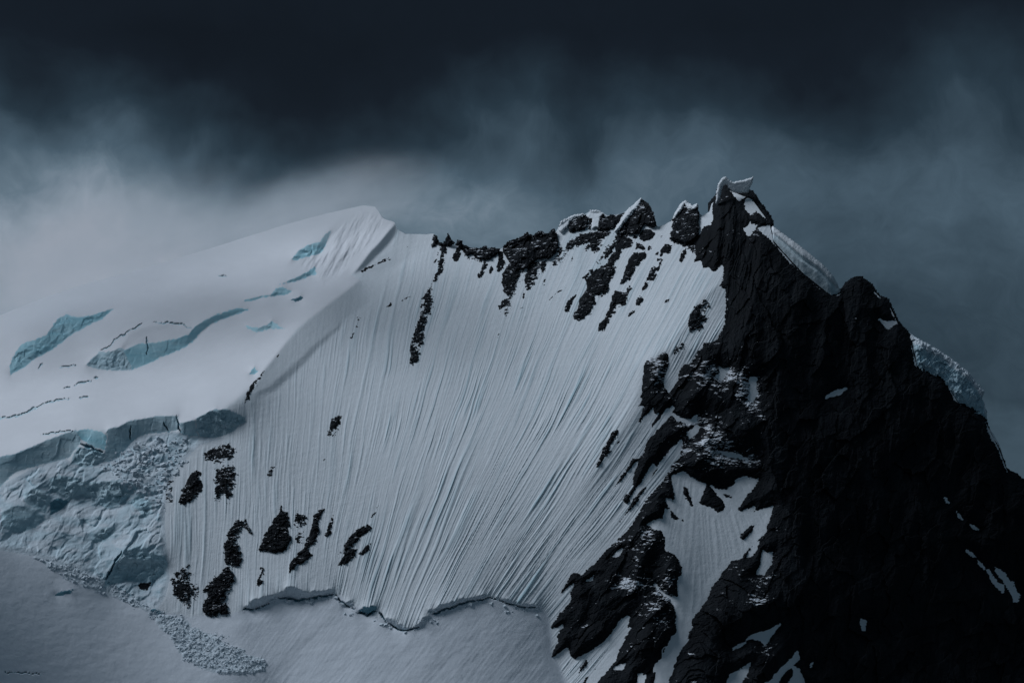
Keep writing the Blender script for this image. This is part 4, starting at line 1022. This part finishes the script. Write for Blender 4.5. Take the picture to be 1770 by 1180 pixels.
for n, (poly, name, label, _, key) in enumerate(ICE_WALLS):
    ICE_OBJ[n] = place(name, region_mesh(name, 100 + n, {'ice': M_ICE, 'cyan': M_CYAN, 'deep': M_DEEP}[key] if 'lip' not in name else (M_DEEP if key == 'deep' else M_RUBBLE)), label=label, category=name.replace('_', ' '), group='ice walls and seracs of the glacier')
for n, (line, wd, label) in enumerate(CRACKS):
    if n in CRACK_OF:
        bpy.context.view_layer.update()
        link('crack', region_mesh('crack', 200 + n, M_DEEP), parent=ICE_OBJ[CRACK_OF[n]])
        continue
    place('crevasse', region_mesh('crevasse', 200 + n, M_ICE if n < 10 or n in (13, 14, 16) else M_DEEP), label=label, category='crevasse', group='crevasses in the glacier')
for n, (poly, name, label, cat) in enumerate(SNOW_PATCHES):
    place(name, region_mesh(name, 300 + n, M_SNOW), label=label, category=cat, group='snow lying on the black buttress')

# the far side of the mountain and the apron in front, so that it is a solid mass
cols = np.arange(0, len(GX), 4)
gx = GX[cols]; top = sil_snow[cols]; dt = sample(D, gx, top)
rows = [unproject(gx, top + dy, dt + dd) for dy, dd in ((0, 0), (3, 12), (30, 70), (240, 300), (700, 800), (1100, 1400))]
def strip(rows):
    v = np.concatenate(rows); n = len(rows[0]); f = []
    for r in range(len(rows) - 1):
        a = r * n + np.arange(n - 1)
        f.append(np.stack([a, a + 1, a + n + 1, a + n], 1))
    return v, np.concatenate(f)
v, f = strip(rows)
link('mountain_far_side', make_mesh('mountain_far_side', v, f, M_GLACIER), kind='structure')
gb = np.full(len(gx), GY[-1], np.float32); db = sample(D, gx, gb) - 3.0
r0 = unproject(gx, gb - 8, db + 8); r1 = r0 + np.array([0, -120, -60.0]); r2 = r0 + np.array([0, -420, -400.0])
v, f = strip([r0, r1, r2])
link('snow_apron', make_mesh('snow_apron', v, f[:, ::-1], M_BASIN), kind='structure')
SEA = -330.0
ang = np.linspace(0, 2 * np.pi, 97)[:-1]
v = np.stack([np.cos(ang) * 30000, np.sin(ang) * 30000, np.full(96, SEA)], 1)
v = np.vstack([[0, 0, SEA], v])
f = np.array([[0, 1 + k, 1 + (k + 1) % 96] for k in range(96)])
link('sea', make_mesh('sea', v, f, M_WATER), kind='structure')

# ------------------------------------------------------------------ rock
def grid_cells(keep):
    h, w = keep.shape
    c = keep[:-1, :-1] | keep[1:, :-1] | keep[:-1, 1:] | keep[1:, 1:]
    j, i = np.nonzero(c)
    a = j * w + i
    return np.stack([a + w, a + w + 1, a + 1, a], 1)


def close_edges(v, f, vec, sel):
    """give the free edges picked by sel(v) a wall running back along vec, so the sheet has thickness"""
    e = np.concatenate([f[:, [0, 1]], f[:, [1, 2]], f[:, [2, 3]], f[:, [3, 0]]])
    key = np.sort(e, 1)
    kk = key[:, 0].astype(np.int64) * len(v) + key[:, 1]
    u, idx, cnt = np.unique(kk, return_index=True, return_counts=True)
    be = e[idx[cnt == 1]]
    be = be[sel[be[:, 0]] & sel[be[:, 1]]]
    if not len(be):
        return v, f
    u, inv = np.unique(be, return_inverse=True); inv = inv.reshape(be.shape)
    v2 = v[u] + vec
    return np.vstack([v, v2]), np.vstack([f, np.stack([be[:, 1], be[:, 0], len(v) + inv[:, 0], len(v) + inv[:, 1]], 1)])


def rock_layer(polys, H, rag, seed, step, holes=(), add=(), big=False):
    P = np.vstack([np.asarray(p, float) for p in polys])
    x0, y0 = P.min(0) - 6; x1, y1 = P.max(0) + 6
    if big:
        x1 = min(x1, 1860); y1 = min(y1, 1255)
    gx = np.arange(x0, x1, step); gy = np.arange(y0, y1, step)
    x, y = np.meshgrid(gx.astype(np.float32), gy.astype(np.float32))
    m = np.full(x.shape, -1e3, np.float32)
    for p in polys:
        m = np.maximum(m, sdf(p, x, y))
    s = seed * 3.77
    if big:
        hole = sample(HOLE, x, y)
        m = np.minimum(np.minimum(m, -hole), 45.0)
        for p in add:
            m = np.maximum(m, sdf(p, x, y))
    streak = 0.55 * fbm(x / 13 + s, y / 8 + 0.25 * x / 13 + s, 3, seed, 0.6) + 0.55 * NZ[(seed + 3) % 8](x / 5.2 + s, y / 1.9 + 0.08 * x + s) + 0.35 * NZ[(seed + 5) % 8](x / 2.3, y / 2.3 + s)
    if big:
        m = m - rag * (streak + 0.04)
    else:
        m2 = np.full(x.shape, -1e3, np.float32)
        for p in polys:
            m2 = np.maximum(m2, sdf(p, x + 6, y + 2.5))
        lee = np.clip((m - m2) / 6.0, -1, 1)
        m = m + min(rag, 2.6) * 1.0 * facets((x + 0.35 * y) / 8.5 + s, (y - 0.2 * x) / 8.5 + s, 500 + seed, 1.1, 0.6)
        if rag < 2.5:
            streak = 0.6 * streak
        m = m - rag * ((1.1 if rag < 2.5 else 1.5) + 0.8 * lee) * (streak + 0.02)
    if not big:
        gap = NZ[(seed + 1) % 8](x / 8.0 + s, y / 2.1 + 0.1 * x) + 0.5 * NZ[(seed + 4) % 8](x / 2.6 + s, y / 1.7)
        m = m - rag * (1.2 if rag < 2.5 else 2.2) * (1 + 0.7 * lee) * smooth(0.30 - 0.15 * lee, 0.75, gap)
    if big:
        grow = 1 - np.exp(-np.clip(m, 0, None) / 22)
        k = 0.55 * (1 - smooth(1190, 1330, x)) + 0.06
        xr = x + k * (y - 700) + 5 * fbm(x / 60, y / 90, 2, 2)
        col = smooth(1250, 1330, x) * smooth(400, 520, y)
        crag = 4.5 * ridged(xr / 90, y / 300, 2, 1) + 5.0 * fbm(x / 150, y / 170, 2, 4)
        xj = xr + 3 * fbm(x / 16, y / 16, 2, 3); yj = y + 0.3 * x + 3 * fbm(x / 18, y / 18, 2, 0)
        crag = crag + 5.0 * facets(xj / 52, yj / 80, 21, 1.0, 0.45) + 2.6 * facets(xj / 22, yj / 32, 22, 1.0, 0.5) + 0.8 * facets(xj / 9, yj / 12, 23, 1.0, 0.5)
        crag = crag + 0.5 * ridged(xr / 13, y / 95, 2, 5) * col + 0.25 * fbm(x / 4, y / 4, 2, 6)
        h = -0.6 + H * (1 - np.exp(-np.clip(m, -2, None) / 26)) + crag * grow
        d = sample(D_BASE, x, y) - h
        dust = np.full(x.shape, -0.06, np.float32)
        for cx, cy, sx, sy, am in DUSTY:
            dust = dust + 1.25 * am * np.exp(-((x - cx) / sx) ** 2 - ((y - cy) / sy) ** 2)
        dust = dust + 0.08 * (1 - col) - 0.25 * col * smooth(1340, 1400, x) + 0.25 * smooth(0.1, 0.7, fbm(x / 45, y / 30, 2, 6))
    else:
        crag = 1.5 * facets((x + 0.3 * y) / 11 + s, y / 12 + s, 100 + seed, 1.0, 0.5) + 0.7 * facets(x / 4.6 + s, y / 4 + s, 200 + seed, 1.0, 0.5) + 0.3 * fbm(x / 3 + s, y / 3 + s, 2, seed + 2)
        led = (y + 0.3 * x + 4 * NZ[2](x / 20 + s, y / 20)) / 6.5
        crag = crag + 0.6 * (led - np.floor(led))
        grow = 1 - np.exp(-np.clip(m, 0, None) / 2.5)
        h = -0.4 + H * 0.30 * (1 - np.exp(-np.clip(m, -2, None) / 2.5)) + crag * grow * min(1.0, H / 5)
        d = sample(D, x, y) - h
        dust = np.full(x.shape, 0.06 + 0.07 * min(rag, 3.2), np.float32)
    f = grid_cells(m > -1.6)
    if not len(f):
        return None
    v = unproject(x, y, d).reshape(-1, 3)
    up = (y < np.interp(x, GX, sil_snow) + 4).ravel()
    v, f, up, du = compact(v, f, up, dust.ravel())
    n0 = len(v)
    v, f = close_edges(v, f, FWD * 22.0, up)
    return v, f, np.concatenate([du, np.zeros(len(v) - n0)])


DUSTY = [(1235, 645, 45, 40, 0.30), (1300, 675, 22, 45, 0.40), (1195, 725, 40, 14, 0.28), (1270, 785, 60, 30, 0.32), (1235, 770, 60, 40, 0.2), (1085, 1008, 34, 16, 0.62), (1140, 1060, 40, 55, 0.28), (1155, 1000, 25, 25, 0.3),
         (1315, 1025, 25, 50, 0.34), (1320, 1120, 30, 18, 0.3), (1140, 640, 22, 40, 0.45), (1480, 545, 20, 18, 0.38), (1410, 530, 12, 8, 0.3), (1540, 570, 14, 18, 0.3), (1120, 935, 60, 24, 0.30), (1100, 860, 40, 40, 0.2),
         (1190, 400, 16, 14, 0.5), (1240, 700, 120, 140, 0.10), (1165, 790, 14, 30, 0.35), (1000, 1110, 40, 40, 0.1), (1350, 860, 30, 160, 0.08)]
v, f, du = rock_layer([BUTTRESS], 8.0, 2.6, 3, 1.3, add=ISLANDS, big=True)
buttress = link('rock_buttress', None, kind='structure', label='huge black rock buttress and summit tower on the right', loc=tuple(float(q) for q in v.mean(0)))
bpy.context.view_layer.update()
_pc = v[f].mean(1)
_dep = _pc @ FWD
cxp = 885 + (_pc @ RIGHT) / _dep * FOC; cyp = 590 - (_pc @ UP) / _dep * FOC
part = np.zeros(len(f), int)
part[(cyp > 560) & (cxp < 1335)] = 1
part[(cyp > 900) & (cxp < 1185 - (cyp - 1040) * 0.25)] = 2
part[(cyp > 900) & (part == 1)] = 3
part[(cyp < 470) & (cxp < 1400)] = 4
part[(cxp > 1430 + (cyp - 480) * 0.1) & (cyp < 620)] = 5
for q, pname in enumerate(('rock_wall', 'rock_step', 'rock_spur', 'rock_rib', 'summit_tower', 'second_summit')):
    c = part == q
    if c.any():
        v2, f2, d2 = compact(v, f[c], du)
        link(pname, make_mesh(pname, v2, f2, M_ROCK, attrs={'dust': d2}, smooth_faces=False), parent=buttress)
for n, (pts, H, rag, label, name) in enumerate(O):
    r = rock_layer([pts], H, rag, n + 1, 0.75)
    if r is None:
        continue
    place(name, make_mesh(name, r[0], r[1], M_OUTCROP, attrs={'dust': r[2]}, smooth_faces=False), label=label, category='rock outcrop', group='rocks sticking out of the snow face')


def shell(pts, T, seed, step, mat, back=0.0, rough=1.0, edge=1.0, name='shell', W=None, smooth_faces=False, dent=None, icy=None):
    p = np.asarray(pts, float)
    x0, y0 = p.min(0) - 4; x1, y1 = p.max(0) + 4
    x, y = np.meshgrid(np.arange(x0, x1, step, dtype=np.float32), np.arange(y0, y1, step, dtype=np.float32))
    s = seed * 2.91
    m = sdf(pts, x, y) + (0 if smooth_faces else 1.1 * facets((x + 0.3 * y) / 7 + s, y / 9 + s, 600 + seed, 1.1, 0.6)) + edge * (0.6 * fbm(x / 8 + s, y / 8 + s, 3, seed) + 0.5 * NZ[(seed + 2) % 8](x / 2.7 + s, y / 2.7))
    W = W or T * 1.2
    if smooth_faces:
        t = T * np.sqrt(np.clip(1 - (1 - np.clip(m / W, 0, 1)) ** 2, 0, 1)) + 0.2
    else:
        t = T * (0.35 * np.clip(m / 2.5, 0, 1) + 0.65 * np.clip(m / (2.2 * W), 0, 1)) + 0.2
    ref = sample(D_BASE, x, np.maximum(y, np.interp(x, GX, sil_snow) + 3)) + back
    if name == 'cornice' and T < 3:
        ref = ref * 0 + float(ref.mean())
    if smooth_faces:
        cr = rough * (2.0 * fbm((x - y) / 30 + s, (x + y) / 22 + s, 3, seed) + 0.3 * fbm(x / 5 + s, y / 4 + s, 2, seed + 1)) * np.clip(m / 3, 0, 1)
    else:
        cr = rough * (2.0 * facets((x + 0.35 * y) / 14 + s, y / 17 + s, 300 + seed) + 1.0 * facets((x + 0.35 * y) / 5.5 + s, y / 6.5 + s, 400 + seed) + 0.3 * fbm(x / 3 + s, y / 3 + s, 2, seed)) * np.clip(m / 3, 0, 1)
    if dent is not None:
        cr = cr - 3.5 * np.exp(-(linedist(dent, x, y) / 3.0) ** 2)
    front = unproject(x, y, ref - t - cr).reshape(-1, 3)
    rear = unproject(x, y, ref + t).reshape(-1, 3)
    f = grid_cells(m > 0)
    v1, f1 = compact(front, f)
    v2, f2 = compact(rear, f[:, ::-1])
    v = np.vstack([v1, v2]); ff = np.vstack([f1, f2 + len(v1)])
    e = np.concatenate([f1[:, [0, 1]], f1[:, [1, 2]], f1[:, [2, 3]], f1[:, [3, 0]]])
    kk = np.sort(e, 1); kk = kk[:, 0].astype(np.int64) * len(v1) + kk[:, 1]
    u, idx, cnt = np.unique(kk, return_index=True, return_counts=True)
    be = e[idx[cnt == 1]]
    # front and rear share their order of points, so the rim joins by index
    ff = np.vstack([ff, np.stack([be[:, 1], be[:, 0], be[:, 0] + len(v1), be[:, 1] + len(v1)], 1)])
    at = {'dust': np.full(len(v), 0.30)} if mat is M_OUTCROP else None
    if icy is not None:
        tl = np.asarray(icy, float)
        g = smooth(9, 16, y - np.interp(x, tl[:, 0], tl[:, 1]) + 4 * fbm(x / 9, y / 9, 3, 2)).reshape(-1, 1) * (1.0 if not smooth_faces else 0.45)
        _, _, g1 = compact(front, f, g)
        at = {'ice': np.concatenate([g1, g1])}
    return make_mesh(name, v, ff, mat, attrs=at, smooth_faces=smooth_faces)


for n, (pts, T, label, name) in enumerate(RIDGE):
    kw = dict(label=label, category='pinnacle' if 'pinnacle' in name else 'ridge rock', group='rocks along the skyline ridge')
    capped = label in CAPS
    me = shell(pts, T, n, 0.8, M_OUTCROP, back=-T * 0.3, rough=1.1, edge=2.0, name='rock' if capped else name)
    if not capped:
        place(name, me, **kw)
        continue
    co = np.empty(len(me.vertices) * 3, np.float32); me.vertices.foreach_get('co', co); co = co.reshape(-1, 3)
    o = link(name, None, loc=(float(co[:, 0].mean()), float(co[:, 1].mean()), float(co[:, 2].min())), **kw)
    bpy.context.view_layer.update()
    link('rock', me, parent=o)
    link('snow_cap', shell(CAPS[label], T * 0.6, n + 20, 0.7, M_SNOW, back=-T * 0.55, rough=0.5, edge=2.0, name='snow_cap', smooth_faces=True), parent=o)
for n, (pts, T, back, label, kind) in enumerate(CORNICES):
    broken = kind == 'broken'
    me = shell(pts, T, n + 40, 0.8, M_RUBBLE if broken else M_SNOW, back=back, rough=1.5 if broken else 0.12, edge=1.2 if broken else (1.6 if n == 0 else 0.5), name='cornice', W=T * 1.2 if n == 0 else T * 1.8, smooth_faces=not broken,
               dent=[(1322, 393), (1345, 412), (1385, 446), (1415, 466), (1446, 498)] if n == 1 else None, icy=pts[:10] if broken else (pts[:11] if n == 1 else None))
    place('cornice', me, label=label, category='cornice', group='snow cornices')

# ------------------------------------------------------------------ loose ice blocks
rng = np.random.RandomState(5)


def blocks(name, poly, count, size, mat, label):
    p = np.asarray(poly, float)
    lo, hi = p.min(0), p.max(0)
    c = rng.rand(count * 4, 2) * (hi - lo) + lo
    m = sdf(poly, c[:, 0].astype(np.float32), c[:, 1].astype(np.float32)) + 10 * fbm((c[:, 0] / 24).astype(np.float32), (c[:, 1] / 16).astype(np.float32), 2, 3)
    c = c[m > -1][:count]
    n = len(c)
    centre = unproject(c[:, 0], c[:, 1], sample(D, c[:, 0], c[:, 1]))
    s = size * (0.25 + rng.rand(n) ** 6 * 3.4)
    cube = np.array([[-1, -1, -1], [1, -1, -1], [1, 1, -1], [-1, 1, -1], [-1, -1, 1], [1, -1, 1], [1, 1, 1], [-1, 1, 1]]) * 0.5
    v = cube[None] * (0.6 + 0.8 * rng.rand(n, 1, 3)) + (rng.rand(n, 8, 3) - 0.5) * 0.5
    a = rng.rand(n) * 6.28; b = rng.rand(n) * 1.2
    ca, sa, cb, sb = np.cos(a), np.sin(a), np.cos(b), np.sin(b)
    x = v[..., 0] * ca[:, None] - v[..., 1] * sa[:, None]; y = v[..., 0] * sa[:, None] + v[..., 1] * ca[:, None]
    z = v[..., 2]
    y, z = y * cb[:, None] - z * sb[:, None], y * sb[:, None] + z * cb[:, None]
    v = np.stack([x, y, z], 2) * s[:, None, None] + centre[:, None, :] + FWD * 0.25 * s[:, None, None]
    q = np.array([[0, 3, 2, 1], [4, 5, 6, 7], [0, 1, 5, 4], [1, 2, 6, 5], [2, 3, 7, 6], [3, 0, 4, 7]])
    f = (q[None] + 8 * np.arange(n)[:, None, None]).reshape(-1, 4)
    link(name, make_mesh(name, v.reshape(-1, 3), f, mat, smooth_faces=False), kind='stuff', label=label)


blocks('ice_blocks', DEBRIS, 3200, 0.55, M_RUBBLE, 'loose ice blocks strewn over the avalanche tongue')
blocks('ice_blocks', DEBRIS2, 900, 0.7, M_RUBBLE, 'band of small ice blocks along the foot of the icefall')
blocks('ice_blocks', [(430, 1050), (480, 1036), (575, 1028), (600, 1046), (690, 1084), (740, 1062), (800, 1041), (840, 1033), (930, 1049), (950, 1064), (930, 1062), (840, 1046), (800, 1052), (745, 1074), (715, 1098), (685, 1096), (640, 1068), (600, 1058), (570, 1038), (480, 1046), (430, 1062)], 420, 0.9, M_RUBBLE, 'fallen snow and ice lumps along the bergschrund')
blocks('ice_blocks', [(170, 800), (215, 775), (300, 752), (330, 770), (290, 850), (285, 890), (200, 830)], 1100, 1.1, M_RUBBLE, 'jumbled ice blocks on the icefall under the cliff')

# ------------------------------------------------------------------ mist bank over the upper glacier
def mist_bank():
    m = bpy.data.materials.new('mist')
    m.use_nodes = True
    nt = m.node_tree
    nt.nodes.clear()
    out = nt.nodes.new('ShaderNodeOutputMaterial')
    pv = nt.nodes.new('ShaderNodeVolumePrincipled')
    nt.links.new(pv.outputs[0], out.inputs['Volume'])
    pv.inputs['Color'].default_value = (0.97, 0.985, 1.0, 1)
    tc = nt.nodes.new('ShaderNodeTexCoord')
    ln = nt.nodes.new('ShaderNodeVectorMath'); ln.operation = 'LENGTH'
    nt.links.new(tc.outputs['Object'], ln.inputs[0])
    mr = nt.nodes.new('ShaderNodeMapRange'); mr.interpolation_type = 'SMOOTHERSTEP'
    nt.links.new(ln.outputs['Value'], mr.inputs['Value'])
    for k, val in (('From Min', 0.15), ('From Max', 0.98), ('To Min', 1.0), ('To Max', 0.0)):
        mr.inputs[k].default_value = val
    n = noise_tex(nt, 2.2, 4, 0.55, tc.outputs['Object'])
    r = nt.nodes.new('ShaderNodeMapRange')
    nt.links.new(n.outputs['Fac'], r.inputs['Value'])
    for k, val in (('From Min', 0.30), ('From Max', 0.65), ('To Min', 0.25), ('To Max', 1.3)):
        r.inputs[k].default_value = val
    mu = nt.nodes.new('ShaderNodeMath'); mu.operation = 'MULTIPLY'
    nt.links.new(mr.outputs[0], mu.inputs[0]); nt.links.new(r.outputs[0], mu.inputs[1])
    m2 = nt.nodes.new('ShaderNodeMath'); m2.operation = 'MULTIPLY'
    nt.links.new(mu.outputs[0], m2.inputs[0]); m2.inputs[1].default_value = MIST_DENSITY
    nt.links.new(m2.outputs[0], pv.inputs['Density'])
    a, b = 24, 14
    v = [(0, 0, 1)] + [(math.cos(2 * math.pi * i / a) * math.sin(math.pi * j / b), math.sin(2 * math.pi * i / a) * math.sin(math.pi * j / b), math.cos(math.pi * j / b)) for j in range(1, b) for i in range(a)] + [(0, 0, -1)]
    me = bpy.data.meshes.new('mist')
    f = [(0, 1 + i, 1 + (i + 1) % a) for i in range(a)]
    for j in range(b - 2):
        f += [(1 + j * a + i, 1 + (j + 1) * a + i, 1 + (j + 1) * a + (i + 1) % a, 1 + j * a + (i + 1) % a) for i in range(a)]
    L = len(v) - 1
    f += [(L, 1 + (b - 2) * a + (i + 1) % a, 1 + (b - 2) * a + i) for i in range(a)]
    me.from_pydata(v, [], f)
    me.materials.append(m)
    for px, py, dd, sx, sy, sz, tilt in MIST:
        d = float(sample(D, np.array([px], np.float32), np.array([max(py, 545)], np.float32))[0]) + dd
        o = link('mist', me, kind='stuff', label='pale mist drifting over the upper glacier', group='mist over the glacier')
        o.location = unproject(np.array([px], float), np.array([py], float), np.array([d]))[0]
        o.scale = (sx, sy, sz)
        o.rotation_euler = (0, tilt, 0)


MIST_DENSITY = 0.0085
MIST = [(110, 458, 0, 260, 170, 84, -0.40), (590, 345, 0, 140, 120, 52, -0.25), (420, 395, 0, 170, 130, 46, -0.27)]
mist_bank()
